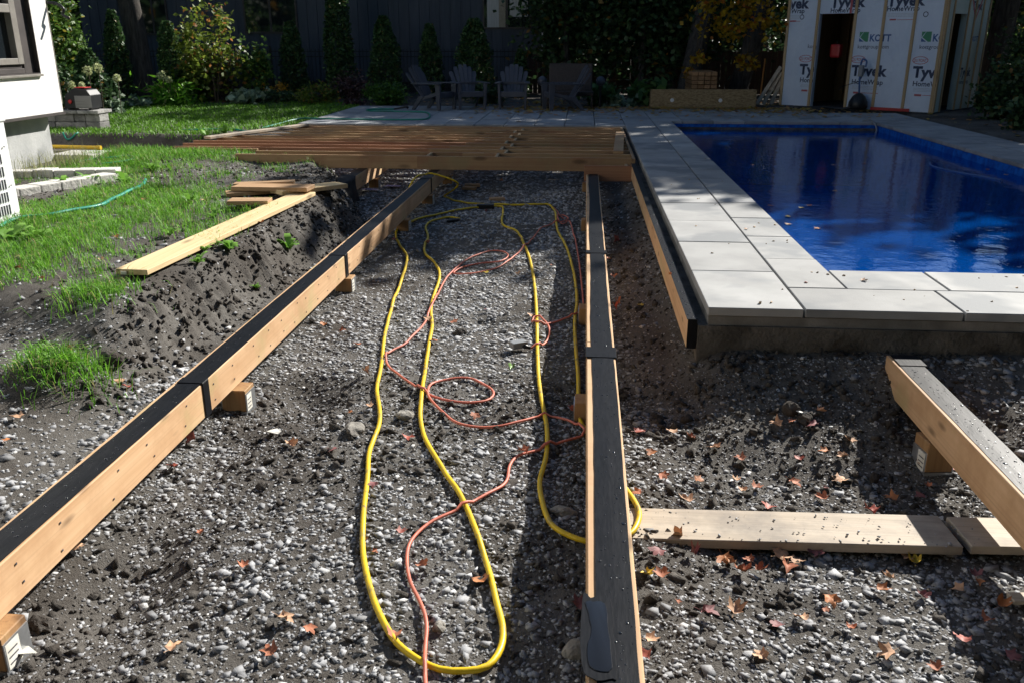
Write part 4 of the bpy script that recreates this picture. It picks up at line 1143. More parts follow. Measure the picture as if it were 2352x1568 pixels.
for (o, kw, w_, x) in sorted(items, key=lambda q: q[3]):
    c = cnt[(kw, w_)]; cnt[(kw, w_)] += 1
    n = tot[(kw, w_)]
    pre = '' if n == 1 else ' ' + (ORD[c] if c < 10 else 'next') + ' from the left'
    tag(o, f'{kw} curled maple leaf{"," + pre if pre else ""} {w_}' if not pre else f'{kw} maple leaf {w_},{pre}', 'leaf', 'fallen maple leaves')
# leaves on coping and floating on the pool
for (x, y, k, s, lab) in [(1715, 527, 'tan', .03, 'crumpled tan leaf on the coping seam beside the pool'), (1982, 645, 'tan', .035, 'crumpled pale leaf on the front coping near the pool corner'), (1853, 650, 'red', .022, 'small red leaf on the coping corner slab'),
                          (1540, 632, 'orange', .02, 'small orange leaf on the ledger tape')]:
    p = gp(x, y, 0.0 if k != 'orange' else -0.078)
    o = link('fallen_leaf', leaf_mesh(k, random.randrange(9)), None, None, (p[0], p[1], p[2] + 0.001)); o.scale = (s, s, s); o.rotation_euler = (0, 0, random.random() * 6)
    tag(o, lab, 'leaf', 'fallen maple leaves')
for i, (x, y, k) in enumerate([(1880, 525, 'orange'), (1840, 478, 'yellow'), (1812, 498, 'yellow'), (1812, 515, 'tan'), (1915, 440, 'tan'), (1912, 380, 'tan'), (1728, 381, 'tan'), (1860, 473, 'rust'), (1985, 376, 'rust'), (2310, 402, 'tan'), (2270, 390, 'rust'), (1770, 473, 'rust')]):
    p = gp(x, y, -0.152)
    o = link('floating_leaf', leaf_mesh(k, i % 9), None, None, (p[0], p[1], p[2])); o.scale = (0.05, 0.05, 0.02); o.rotation_euler = (0, 0, random.random() * 6)
    tag(o, f'{LWORD[k]} leaf floating on the pool, {["nearest the coping corner", "left of the shed door reflection", "close to the left coping", "just below another near the left coping", "in the middle of the shed reflection", "small and far out on the pool", "far left on the pool", "beside another in the door reflection", "far out below the shed", "near the right pool wall", "by the right pool wall, further back", "touching the left pool edge"][i]}', 'leaf', 'leaves floating on the pool')
# scattered seeds and specks on the coping
V_ = []; F_ = []
seedpts = []
for i in range(45):
    a = random.random()
    x, y = (random.uniform(0.8, 1.65), random.uniform(5, 12)) if a < 0.55 else (random.uniform(1.4, 3.1), random.uniform(5.0, 5.9))
    seedpts.append((x, y, 0.0))
sp3 = np.array(seedpts); v_, f_ = scatter_stones(sp3, np.abs(rng.normal(0.004, 0.003, len(sp3))) + 0.003, 0.3)
sm_ = bpy.data.meshes.new('maple_keys'); raw_mesh(sm_, v_, f_, False)
stuff(link('maple_keys', sm_, mat('dry_seed', (0.50, 0.40, 0.27), (0.32, 0.22, 0.14), 30, 0.8, rnd='island', amt=.3)), 'dry maple keys and specks scattered on the pool coping', 'seeds')
# dirt and stones on the plank
pp3 = np.stack([rng.uniform(0.25, 1.75, 110) ** 1.0, rng.uniform(3.26, 3.5, 110), np.full(110, -0.506)], 1)
v_, f_ = scatter_stones(pp3, np.abs(rng.normal(0.0015, 0.003, 110)) + 0.001, 0.3)
sm_ = bpy.data.meshes.new('plank_dirt'); raw_mesh(sm_, v_, f_, False)
stuff(link('plank_dirt', sm_, GRAVEL), 'loose stones and dirt crumbs lying on the weathered plank', 'dirt')
# ------------------------------------------------------------------ house on the left
hs = thing('house', 'white stucco house corner with taupe window over a grey foundation', 'house', (-9.0, 10.0, -0.2))
WX_ = -7.12; YF_ = 11.78; ZB = 0.55
wy0, wy1, wz0, wz1 = 9.9, 11.40, 1.06, 2.6            # window opening
w = MB()
def wallbox(y0, y1, z0, z1): w.box(WX_ - 0.30, WX_, y0, y1, z0, z1)
wallbox(-6.0, wy0, ZB, 5.4); wallbox(wy0, wy1, ZB, wz0); wallbox(wy0, wy1, wz1, 5.4); wallbox(wy1, YF_, ZB, 5.4)
w.box(-10.6, WX_ - 0.305, YF_ - 0.3, YF_, ZB, 5.4)
w.build('wall', STUCCO, hs)
MB().box(-10.6, WX_ + 0.02, -6.0, YF_ + 0.02, ZB - 0.035, ZB - 0.002).build('drip_edge', FRAMED, hs)
MB().box(-10.5, WX_ - 0.16, -6.0, YF_ - 0.13, -0.9, ZB - 0.037).build('foundation', FOUND, hs)
MB().box(-10.9, WX_ + 0.30, -6.2, YF_ + 0.35, 5.41, 5.75).build('roof', DARKF, hs)
wn_ = MB()
for (a, b, c, d) in ((wy0, wy1, wz0, wz0 + 0.012), (wy1 - 0.012, wy1, wz0 + 0.012, wz1)):
    wn_.box(WX_ - 0.16, WX_ + 0.012, a, b, c, d)
rv = wn_.build('window_reveal', FRAMED, hs)
fr = MB(); X1 = WX_ - 0.045; fx0 = WX_ - 0.15
fr.box(fx0, X1, wy1 - 0.24, wy1 - 0.014, wz0 + 0.014, wz1)
fr.box(fx0, X1, wy0, wy1 - 0.242, wz0 + 0.014, wz0 + 0.075)
fr.box(fx0, X1 - 0.02, wy0, wy1 - 0.242, wz0 + 0.077, wz0 + 0.12)
wf = fr.build('window', FRAMED, hs, bevel=0.004)
f2 = MB(); f2.box(fx0 + 0.02, X1 + 0.012, wy1 - 0.36, wy1 - 0.245, wz0 + 0.125, wz1 - 0.01); f2.box(fx0 + 0.02, X1 + 0.012, wy0, wy1 - 0.362, wz0 + 0.125, wz0 + 0.20)
f2.box(fx0 + 0.02, X1 + 0.012, wy0, wy1 - 0.362, 1.80, 1.90)
f2.build('window_frame', FRAME, wf, bevel=0.006)
MB().box(fx0 + 0.028, fx0 + 0.034, wy0, wy1 - 0.36, wz0 + 0.2, 1.80).build('pane', GLASS, wf)
MB().box(fx0 + 0.028, fx0 + 0.034, wy0, wy1 - 0.36, 1.90, wz1).build('pane', GLASS, wf)
MB().box(WX_ - 0.1, WX_ + 0.04, wy0, wy1 + 0.01, wz0 - 0.03, wz0 - 0.001).build('window_sill', FRAME, hs, bevel=0.004)
# conduit and hook on the far corner
MB().tube([(WX_ - 0.05, YF_ + 0.05, ZB + 0.1), (WX_ - 0.05, YF_ + 0.05, 4.0)], 0.03, 8).build('downspout', FRAME, hs)
lamp = tag(MB().tube(smooth_path([(WX_ - 0.02, YF_ + 0.06, 1.95), (WX_ + 0.10, YF_ + 0.10, 1.93), (WX_ + 0.18, YF_ + 0.10, 1.86), (WX_ + 0.15, YF_ + 0.10, 1.80), (WX_ + 0.24, YF_ + 0.1, 1.75)], 0.03), 0.02, 8).build('wall_hook', IRON, None, smooth=True), 'curled dark metal bracket on the far house corner', 'bracket')
# ------------------------------------------------------------------ air conditioner
ac = thing('air_conditioner', 'cream white outdoor air conditioner unit with slotted side grille at left edge', 'air conditioner', (-5.6, 7.3, -0.16))
gx = -5.30; gy0, gy1, gz0, gz1 = 6.55, 7.80, -0.14, 0.78
MB().box(gx - 0.75, gx, gy0, gy1, gz0, gz1).build('case', METALW, ac, bevel=0.012)
MB().box(gx - 0.77, gx + 0.012, gy0 - 0.01, gy1 + 0.012, gz1 - 0.005, gz1 + 0.04).build('lid', METALW, ac, bevel=0.01)
MB().box(gx - 0.77, gx + 0.010, gy0 - 0.01, gy1 + 0.010, gz0 - 0.03, gz0 + 0.05).build('base', METALW, ac, bevel=0.008)
for r_ in range(7):
    z0_ = gz0 + 0.09 + r_ * 0.115
    k = MB().box(gx + 0.0005, gx + 0.004, 6.62, 7.665, z0_, z0_ + 0.085).build('grille', SLOT, ac)
    b = MB()
    for q in range(29): b.box(gx + 0.003, gx + 0.010, 6.62 + q * 0.037, 6.62 + q * 0.037 + 0.008, z0_ - 0.002, z0_ + 0.087)
    b.build('grille_bars', METALW, k)
for (yy_, zz_) in ((7.72, 0.2), (7.72, 0.55), (7.70, -0.06)): MB().lathe([(0.008, 0), (0.008, 0.006), (0.004, 0.008)], 8).build('screw', FRAMED, ac, local=True).location = (gx + 0.012 + 5.6, yy_ - 7.3, zz_ + 0.16)
# ------------------------------------------------------------------ stone curbs and steps
def curb(label, p, q, wd, ht, zt, n, m=PALES):
    p, q = Vector(p), Vector(q); t = thing('stone_curb', label, 'curb', (p.x, p.y, zt - ht))
    a = (q - p).normalized(); b = Vector((-a.y, a.x, 0)); L = (q - p).length
    for i in range(n):
        l0 = L / n * i + 0.004; l1 = L / n * (i + 1) - 0.004; dz = random.uniform(-.008, .008)
        MB().obox(p + a * (l0 + l1) / 2 + Vector((0, 0, zt + dz - ht / 2)) - Vector((0, 0, p.z)), a, b, (0, 0, 1), (l1 - l0) / 2, wd / 2 * random.uniform(.93, 1.05), ht / 2).build('stone', m, t, bevel=0.012)
    return t
curb('pale stone curb running out from the foundation, rear side of the window well', (-7.15, 10.15, 0), (-5.72, 10.45, 0), 0.22, 0.22, -0.02, 6)
curb('pale stone curb running diagonally to the foundation, front side of the window well', (-6.25, 8.75, 0), (-5.66, 10.15, 0), 0.24, 0.20, -0.03, 6)
st_ = thing('stone_steps', 'small stack of pale stone steps against the house foundation', 'steps', (-7.2, 11.9, -0.3))
for i, (a, b, c) in enumerate(((0.0, -0.02, 0.52), (0.03, -0.095, 0.56), (0.06, -0.17, 0.60))):
    for k in range(2):
        MB().box(-7.35 + a + k * 0.31, -7.05 + a + k * 0.31, 11.66 - 0.02 * i, 12.2, b - 0.07, b).build('stone', PALES, st_, bevel=0.012)
# ------------------------------------------------------------------ dry-stack wall
rw = thing('retaining_wall', 'grey dry stacked stone wall behind the house corner', 'stone wall', (-9.3, 15.5, -0.45))
zc = -0.50
for r_, hgt in enumerate((0.15, 0.14, 0.14, 0.15, 0.15)):
    x = -11.2 - 0.08 * (r_ % 2)
    while x < -8.72:
        wd = random.uniform(0.18, 0.36); x1_ = min(x + wd, -8.66)
        if x1_ - x > 0.06:
            MB().box(x + 0.004, x1_ - 0.004, 15.42 + random.uniform(-.015, .015), 15.75, zc + 0.003, zc + hgt - 0.003).build('stone', STONEW, rw, bevel=0.016)
        x = x1_ + 0.001
    zc += hgt
x = -11.2
while x < -8.7:
    x1_ = min(x + random.uniform(0.35, 0.55), -8.64)
    if x1_ - x > 0.1: MB().box(x + 0.003, x1_ - 0.003, 15.36, 15.85, zc, zc + 0.055).build('capstone', STONEW, rw, bevel=0.008)
    x = x1_
ZW = zc + 0.055
# pizza-oven style grill on the wall
gt = thing('table_grill', 'dark tabletop grill with steel side standing on the stone wall', 'grill', (-9.0, 15.6, ZW))
gx0, gx1 = -9.30, -8.78
prof = [(gx0, 0.03), (gx1, 0.03), (gx1, 0.26), (gx1 - 0.06, 0.35), (gx0 + 0.22, 0.38), (gx0 + 0.04, 0.26)]
MB().prism([(x, 15.44, ZW + z) for x, z in prof], (0, 0.36, 0)).build('hood', BLACKP, gt, bevel=0.012)
MB().box(gx0 + 0.22, gx1 + 0.004, 15.432, 15.438, ZW + 0.04, ZW + 0.25).build('front_panel', BRUSH, gt, bevel=0.004)
MB().box(gx0 + 0.2, gx1 - 0.12, 15.5, 15.72, ZW + 0.378, ZW + 0.392).build('handle', REDPL, gt, bevel=0.004)
k_ = MB().lathe([(0.035, 0), (0.035, 0.02), (0.02, 0.03)], 12).build('knob', REDPL, gt, local=True)
k_.rotation_euler = (rad(90), 0, 0); k_.location = (gx0 + 0.14 + 9.0, -0.175, 0.15)
for fx in (gx0 + 0.05, gx1 - 0.08): MB().box(fx, fx + 0.04, 15.47, 15.75, ZW, ZW + 0.03).build('foot', BLACKP, gt)
tl = thing('tool_tray', 'black tray with orange tools lying on the stone wall', 'tray', (-9.6, 15.55, ZW))
MB().box(-9.95, -9.38, 15.45, 15.7, ZW, ZW + 0.025).build('tray', BLACKP, tl, bevel=0.005)
for i_, (a, b) in enumerate(((-9.85, -9.6), (-9.62, -9.45))): MB().tube([(a, 15.52, ZW + 0.05), (b, 15.6, ZW + 0.06)], 0.018, 7).build('handle', mat('orange_plastic_%d' % i_, (0.55, 0.22, 0.02), (0.6, 0.26, 0.02), 8, 0.4), tl)
MB().tube([(-9.9, 15.6, ZW + 0.04), (-9.4, 15.5, ZW + 0.075)], 0.012, 6).build('rod', BRUSH, tl)
# ------------------------------------------------------------------ neighbour's house
NY = 26.5
nb = thing('neighbour_house', 'dark slate sided neighbour house behind the black fence', 'house', (-8, NY, 0))
NX0, NX1 = -15.0, -1.32
wins = [(-13.15, -12.35, 1.66, 3.2, 'red'), (-9.95, -8.45, 1.70, 3.2, 'dark'), (-2.92, -1.62, 1.82, 3.3, 'light')]
x = NX0; bi = 0
while x < NX1 - 0.01:
    x1_ = min(x + 0.30, NX1)
    segs = [(0.36, 3.75)]
    for (a, b, c, d, _) in wins:
        if x1_ > a + 0.01 and x < b - 0.01:
            segs = [(0.36, c - 0.055), (d + 0.055, 3.75)]
    for (z0_, z1_) in segs:
        MB().box(x + 0.012, x1_ - 0.012, NY - 0.022, NY, z0_, z1_).build('siding_board', SIDING, nb)
    x = x1_
MB().box(NX0, NX1, NY - 0.004, NY + 0.3, 0.30, 3.75).build('wall', SIDING, nb)
MB().box(NX0 + 0.05, NX1 - 0.25, NY + 0.05, NY + 0.4, -0.3, 0.298).build('foundation', DARKF, nb)
MB().box(NX0 - 0.3, NX1 + 0.3, NY - 0.5, NY + 6, 3.77, 4.0).build('roof', DARKF, nb)
CURT = mat('red_brown_curtain', (0.11, 0.028, 0.026), (0.16, 0.05, 0.045), 6, 0.9, stretch=(8, 8, 0.4))
PALEREFL = mat('painted_pale_reflection', (0.42, 0.42, 0.40), (0.55, 0.55, 0.52), 5, 0.9, stretch=(8, 8, 0.4))  # stands for a white wall reflected in the glass
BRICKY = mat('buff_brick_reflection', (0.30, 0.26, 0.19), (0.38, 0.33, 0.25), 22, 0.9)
for (a, b, c, d, kind) in wins:
    f_ = MB(); e_ = 0.05; yq0, yq1 = NY - 0.06, NY - 0.026
    for (p, q, r_, s_) in ((a - e_, b + e_, c - e_, c), (a - e_, b + e_, d, d + e_), (a - e_, a, c, d), (b, b + e_, c, d), ((a + b) / 2 - 0.03, (a + b) / 2 + 0.03, c, d)):
        f_.box(p + 0.001, q - 0.001, yq0, yq1, r_, s_)
    wo2 = f_.build('window', FRAMED, nb)
    MB().box(a, b, NY - 0.05, NY - 0.046, c, d).build('pane', GLASS, wo2)
    if kind == 'red': MB().box(a + 0.02, b - 0.04, NY - 0.0445, NY - 0.042, c, d).build('curtain_or_reflection', CURT, wo2); 
    if kind == 'light':  # reflected white wall and buff brick painted as opaque panels before the glass
        MB().box(a + 0.08, a + 0.42, NY - 0.053, NY - 0.051, c, d).build('curtain_or_reflection', PALEREFL, wo2)
        MB().box(a + 0.42, (a + b) / 2 - 0.04, NY - 0.053, NY - 0.051, c, d).build('painted_brick_panel', BRICKY, wo2)
        MB().box((a + b) / 2 + 0.08, b - 0.05, NY - 0.053, NY - 0.051, c + 0.28, d).build('curtain_or_reflection', PALEREFL, wo2)
MB().tube([(NX1 + 0.08, NY - 0.03, 0.75), (NX1 + 0.08, NY - 0.03, 3.75)], 0.03, 8).build('downspout', METALW, nb)
# ------------------------------------------------------------------ iron fence
fn = thing('iron_fence', 'thin black iron picket fence in front of the slate sided house', 'fence', (-7, 25.3, 0))
FY = 25.3; FX0, FX1 = -16.0, 0.6
for z in (0.18, 1.02, 1.16): MB().box(FX0, FX1, FY - 0.012, FY + 0.012, z, z + 0.025).build('rail', IRON, fn)
b = MB(); x = FX0
while x < FX1: b.box(x, x + 0.014, FY - 0.007, FY + 0.007, 0.06, 1.24); x += 0.105
b.build('pickets', IRON, fn)['kind'] = 'stuff'
x = FX0
while x < FX1 + 0.1: MB().box(x - 0.028, x + 0.028, FY - 0.028, FY + 0.028, -0.1, 1.32).build('post', IRON, fn, bevel=0.006, seg=1); x += 2.37
# brown board fence to the right
bf = thing('board_fence', 'dark brown wooden board fence under the evergreen trees', 'fence', (3.5, 26.0, 0))
x = -1.75
while x < 9.5:
    wd = random.uniform(0.13, 0.15); MB().box(x, x + wd - 0.008, 26.0 + random.uniform(-.008, .008), 26.02, 0.02, 1.18 + random.uniform(-.02, .02)).build('board', FENCEW, bf); x += wd
for z in (0.3, 0.95): MB().box(-1.75, 9.5, 26.025, 26.06, z, z + 0.09).build('rail', FENCEW, bf)
# ------------------------------------------------------------------ adirondack chairs
def adirondack():
    t = bpy.data.objects.new('garden_chair', None); COL.objects.link(t)
    def P(name, b, bev=0.006): return b.build(name, CHAIRM, t, bevel=bev, local=True, seg=1)
    # faces -y; seat slopes back; origin at ground
    for i in range(5):                       # seat slats
        y = -0.28 + i * 0.105; z = 0.37 - i * 0.028
        P('seat_slat', MB().obox((0, y, z), (1, 0, 0), (0, 1, -0.26), (0, 0.26, 1), 0.26, 0.049, 0.010))
    n = 6
    for i in range(n):                       # fan back
        u = (i - (n - 1) / 2)
        top = 0.95 - 0.026 * u * u; lean = 0.36
        b0 = Vector((u * 0.062, 0.20, 0.24)); b1 = Vector((u * 0.112, 0.20 + lean, top))
        a = (b1 - b0).normalized(); s = Vector((1, 0, 0)); s = (s - a * s.dot(a)).normalized(); c = a.cross(s)
        w0, w1 = 0.027, 0.052
        V_ = []
        for (pt, ww) in ((b0, w0), (b0 + (b1 - b0) * 0.9, w1), (b1, w1 * 0.7)):
            for (sx, sc) in ((-1, -1), (1, -1), (1, 1), (-1, 1)):
                V_.append(pt + s * ww * sx + c * 0.009 * sc)
        F_ = [(0, 1, 2, 3), (8, 11, 10, 9)]
        for r_ in range(2):
            for k in range(4):
                k2 = (k + 1) % 4; F_.append((r_ * 4 + k, r_ * 4 + 4 + k, r_ * 4 + 4 + k2, r_ * 4 + k2))
        P('back_slat', MB().add(V_, F_), 0)
    P('back_rail', MB().obox((0, 0.34, 0.545), (1, 0, 0), (0, 1, 0), (0, 0, 1), 0.30, 0.012, 0.03))
    P('front_apron', MB().box(-0.27, 0.27, -0.345, -0.325, 0.27, 0.385))
    for s in (-1, 1):
        P('arm', MB().prism([(s * 0.27, -0.40, 0.555), (s * 0.40, -0.40, 0.555), (s * 0.38, 0.10, 0.555), (s * 0.33, 0.42, 0.555), (s * 0.27, 0.42, 0.555)] if s > 0 else
                            [(s * 0.27, 0.42, 0.555), (s * 0.33, 0.42, 0.555), (s * 0.38, 0.10, 0.555), (s * 0.40, -0.40, 0.555), (s * 0.27, -0.40, 0.555)], (0, 0, 0.024)), 0.005)
        P('leg', MB().add([(s * 0.285 - .025, -0.36, 0.0), (s * 0.285 + .025, -0.36, 0), (s * 0.285 + .025, -0.28, 0), (s * 0.285 - .025, -0.28, 0), (s * 0.30 - .03, -0.39, 0.553), (s * 0.30 + .03, -0.39, 0.553), (s * 0.30 + .03, -0.25, 0.553), (s * 0.30 - .03, -0.25, 0.553)], BOXF))
        P('leg', MB().add([(s * 0.27 - .02, 0.36, 0.0), (s * 0.27 + .02, 0.36, 0), (s * 0.27 + .02, 0.45, 0), (s * 0.27 - .02, 0.45, 0), (s * 0.27 - .02, 0.08, 0.30), (s * 0.27 + .02, 0.08, 0.30), (s * 0.27 + .02, 0.24, 0.30), (s * 0.27 - .02, 0.24, 0.30)], BOXF))
        P('side_rail', MB().obox((s * 0.262, -0.02, 0.29), (0, 1, -0.26), (1, 0, 0), (0, 0.26, 1), 0.30, 0.012, 0.035))
    return t
ch = adirondack()
chs = [(-3.33, 19.95, rad(62), 'slate plastic fan backed garden chair seen side on, leftmost of the row'), (-2.62, 20.35, rad(22), 'slate plastic fan backed garden chair turned slightly right, second from left'),
       (-1.62, 20.45, rad(2), 'slate plastic fan backed garden chair facing the pool straight on, third from left'), (-0.50, 20.05, rad(-72), 'slate plastic fan backed garden chair in profile facing left, rightmost')]
for i, (x, y, r_, lab) in enumerate(chs):
    o = ch if i == 0 else copy_tree(ch)
    o.location = (x, y, 0.001); o.rotation_euler = (0, 0, r_); tag(o, lab, 'chair', 'fan backed garden chairs on the patio')
wk = thing('wicker_seat', 'brown wicker patio seat behind the rightmost garden chair', 'seat', (-0.35, 20.85, 0))
V_ = []; F_ = []
MB().obox((-0.33, 20.98, 0.66), (1, 0, 0), Vector((0, 0.30, 0.95)).normalized(), Vector((0, -0.95, 0.30)).normalized(), 0.50, 0.32, 0.03).build('backrest', WICKER, wk, bevel=0.03)
MB().box(-0.86, 0.2, 20.45, 20.95, 0.28, 0.37).build('seat', WICKER, wk, bevel=0.02)
for sx in (-0.84, 0.14):
    for sy in (20.48, 20.88): MB().box(sx, sx + 0.05, sy, sy + 0.05, 0.0, 0.28).build('leg', WICKER, wk)
for i, (x, lab) in enumerate(((-0.98, 'small dark globe ornament on a stake left of the wicker seat'), (0.36, 'small dark globe ornament on a stake right of the wicker seat'))):
    g = thing('globe_ornament', lab, 'ornament', (x, 20.95, 0.0))
    b = MB(); prof = [(0.002, -0.11)] + [(0.11 * math.cos(a), 0.11 * math.sin(a)) for a in np.linspace(-1.3, 1.3, 9)] + [(0.002, 0.11)]
    b.lathe(prof, 14, (x, 20.95, 0.58)).build('globe', CHAIRM, g, smooth=True)
    MB().tube([(x, 20.95, -0.05), (x, 20.95, 0.48)], 0.03, 8).build('stake', IRON, g)
# ------------------------------------------------------------------ OSB box, lumber stack
ob = thing('board_box', 'long low strand board panel box at the pool far end', 'box', (2.75, 21.1, 0))
MB().box(1.53, 3.93, 21.08, 21.10, -0.02, 0.40).build('front_panel', OSB, ob)
MB().box(1.53, 3.93, 21.62, 21.64, -0.02, 0.38).build('rear_panel', OSB, ob)
for x in (1.532, 3.91): MB().box(x, x + 0.018, 21.102, 21.618, -0.02, 0.39).build('end_panel', OSB, ob)
for x in (2.02, 3.12):
    cp_ = MB().lathe([(0.045, 0), (0.045, 0.006), (0.01, 0.008)], 10).build('cap', METALW, ob, local=True); cp_.location = (x - 2.75, -0.022, 0.16); cp_.rotation_euler = (rad(90), 0, 0)
ls = thing('lumber_stack', 'small stack of squared lumber seen end on behind the panel box', 'lumber', (2.85, 22.2, 0))
for r_ in range(7):
    for k in range(4):
        x = 2.55 + k * 0.152 + random.uniform(-.006, .006); y = 22.0 + random.uniform(-.03, .03)
        MB().box(x, x + 0.14, y, y + 1.6, 0.08 + r_ * 0.098, 0.08 + r_ * 0.098 + 0.088).build('timber', LUMB, ls, bevel=0.006, seg=1)
MB().box(2.5, 3.2, 22.1, 22.2, -0.03, 0.078).build('bearer', LUMB, ls); MB().box(2.5, 3.2, 23.2, 23.3, -0.03, 0.078).build('bearer', LUMB, ls)
# ------------------------------------------------------------------ shed in house wrap
A = Vector((4.65, 21.88, 0)); B = Vector((7.33, 19.63, 0)); eu = (B - A).normalized(); en = Vector((eu.y, -eu.x, 0))     # en points to the pool
if en.y > 0: en = -en
LN = (B - A).length; DP = 2.6; HT = 3.0; z0 = 0.02
sh = thing('pool_shed', 'unfinished pool shed wrapped in printed white house wrap with bare strapping', 'shed', tuple(A))
def W(u, d_, z): return A + eu * u + en * d_ + Vector((0, 0, z))
def wbox(b, u0, u1, d0, d1, za, zb):
    return b.add([W(u0, d0, za), W(u1, d0, za), W(u1, d1, za), W(u0, d1, za), W(u0, d0, zb), W(u1, d0, zb), W(u1, d1, zb), W(u0, d1, zb)], BOXF)
D0, D1, DH = 0.76, 1.56, 2.03
b = MB(); th = 0.12
wbox(b, 0, D0, -th, 0, z0, HT); wbox(b, D1, LN, -th, 0, z0, HT); wbox(b, D0, D1, -th, 0, DH, HT)
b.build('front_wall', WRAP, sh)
b = MB(); S0, S1, SH = 0.42, 1.18, 2.0                # side wall door (distance back from the corner)
def sbox(b, d0, d1, u0, u1, za, zb): return wbox(b, u0, u1, -d1, -d0, za, zb)
sbox(b, 0.125, S0, LN - th, LN, z0, HT); sbox(b, S1, DP, LN - th, LN, z0, HT); sbox(b, S0, S1, LN - th, LN, SH, HT)
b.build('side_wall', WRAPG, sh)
b = MB(); wbox(b, 0, th, -DP, -0.125, z0, HT); wbox(b, th + 0.002, LN - th - 0.002, -DP, -DP + th, z0, HT); b.build('rear_wall', PLYIN, sh)
b = MB(); wbox(b, -0.15, LN + 0.15, -DP - 0.15, 0.2, HT + 0.002, HT + 0.12); b.build('roof', DARKF, sh)
b = MB(); wbox(b, 0.0, LN, -DP, 0.0, -0.1, z0 - 0.002); b.build('floor', DARKF, sh)
for i in range(7):                                     # interior studs seen through the door
    b = MB(); wbox(b, 0.35 + i * 0.4, 0.39 + i * 0.4, -DP + th + 0.002, -DP + th + 0.09, z0, HT); b.build('stud', PLYIN, sh)
for u in (-0.03, D0 - 0.075, D1 + 0.0, 2.19, 2.84, LN - 0.07):
    b = MB(); wbox(b, u, u + 0.062, 0.002, 0.022, z0, HT); b.build('strapping', STUD, sh)
b = MB(); wbox(b, LN + 0.002, LN + 0.024, -0.07, 0.022, z0, HT); b.build('strapping', STUD, sh)
for d_ in (S0 - 0.08, S1 + 0.02, 1.62, 2.10, 2.52):
    b = MB(); sbox(b, d_, d_ + 0.06, LN + 0.002, LN + 0.022, z0, HT); b.build('strapping', STUD, sh)
def text_mesh(s, size, bold=0.0, shear=0.0):
    cu = bpy.data.curves.new('lettering', 'FONT'); cu.body = s; cu.size = size; cu.offset = bold * size; cu.resolution_u = 2
    o = bpy.data.objects.new('tmp', cu); COL.objects.link(o)
    dg = bpy.context.evaluated_depsgraph_get()
    m_ = bpy.data.meshes.new_from_object(o.evaluated_get(dg)); bpy.data.objects.remove(o); bpy.data.curves.remove(cu)
    return m_
def put_text(s, u, z, width, m, bold=0.012, umax=None, umin=None, side=False, hscale=1.0):
    """lettering on the wrap, baseline at (u, z), given width; cut off at umin/umax like the lapped sheet"""
    m_ = text_mesh(s, 1.0, bold)
    xs_ = [v.co.x for v in m_.vertices]; k = width / (max(xs_) - min(xs_)); xm = min(xs_)
    bm = bmesh.new(); bm.from_mesh(m_)
    for v in bm.verts: v.co = Vector(((v.co.x - xm) * k + u, v.co.y * k * hscale + z, 0))
    for lim, nrm in ((umax, 1), (umin, -1)):
        if lim is not None:
            bmesh.ops.bisect_plane(bm, geom=bm.verts[:] + bm.edges[:] + bm.faces[:], plane_co=(lim, 0, 0), plane_no=(nrm, 0, 0), clear_outer=True)
    off = Vector(A)
    for v in bm.verts:
        if side: q = W(LN + 0.0015, -v.co.x, v.co.y)
        else: q = W(v.co.x, 0.0015, v.co.y)
        v.co = q - off
    bm.to_mesh(m_); bm.free()
    if len(m_.polygons) == 0: return
    m_.materials.clear(); m_.materials.append(m)
    link('lettering', m_, None, sh)
def quad(u0, u1, za, zb, m, name='print_mark', d_=0.0015, poly=None):
    pts = poly or [(u0, za), (u1, za), (u1, zb), (u0, zb)]
    MB().add([W(p[0], d_, p[1]) for p in pts], [tuple(range(len(pts)))]).build(name, m, sh)
def logo(u, z, umax=9):
    s = 0.20
    if u + s <= umax:
        quad(0, 0, 0, 0, GREENP, 'logo', 0.0014, [(u, z + s), (u, z + s * 0.45), (u + 0.08, z + s)])
        quad(0, 0, 0, 0, GREENP, 'logo', 0.0014, [(u + 0.09, z + s), (u + 0.02, z + s * 0.45), (u + 0.14, z), (u + s, z), (u + s, z + s)])
        quad(0, 0, 0, 0, BLUEP, 'logo', 0.0014, [(u, z), (u + 0.11, z), (u, z + s * 0.38)])
def oval(u, z, w, h):
    n = 26
    for (a0, a1, m_, d_) in ((1.0, 1.0, REDP, 0.0013), (0.90, 0.84, WRAP, 0.0018)):
        pts = [(u + w / 2 + w / 2 * a0 * math.cos(2 * math.pi * k / n), z + h / 2 + h / 2 * a1 * math.sin(2 * math.pi * k / n)) for k in range(n)]
        MB().add([W(p[0], d_, p[1]) for p in pts], [tuple(range(n))]).build('oval_mark', m_, sh)
    t_w = w * 0.78
    m_ = text_mesh('DU PONT', 1.0, 0.015); xs_ = [v.co.x for v in m_.vertices]; k = t_w / (max(xs_) - min(xs_)); xm = min(xs_)
    for v in m_.vertices: v.co = W(u + w * 0.11 + (v.co.x - xm) * k, 0.0024, z + h * 0.28 + v.co.y * k * 1.6) - Vector(A)
    m_.materials.clear(); m_.materials.append(REDP); link('lettering', m_, None, sh)
ends = (D0 - 0.08, 9, LN - 0.09)
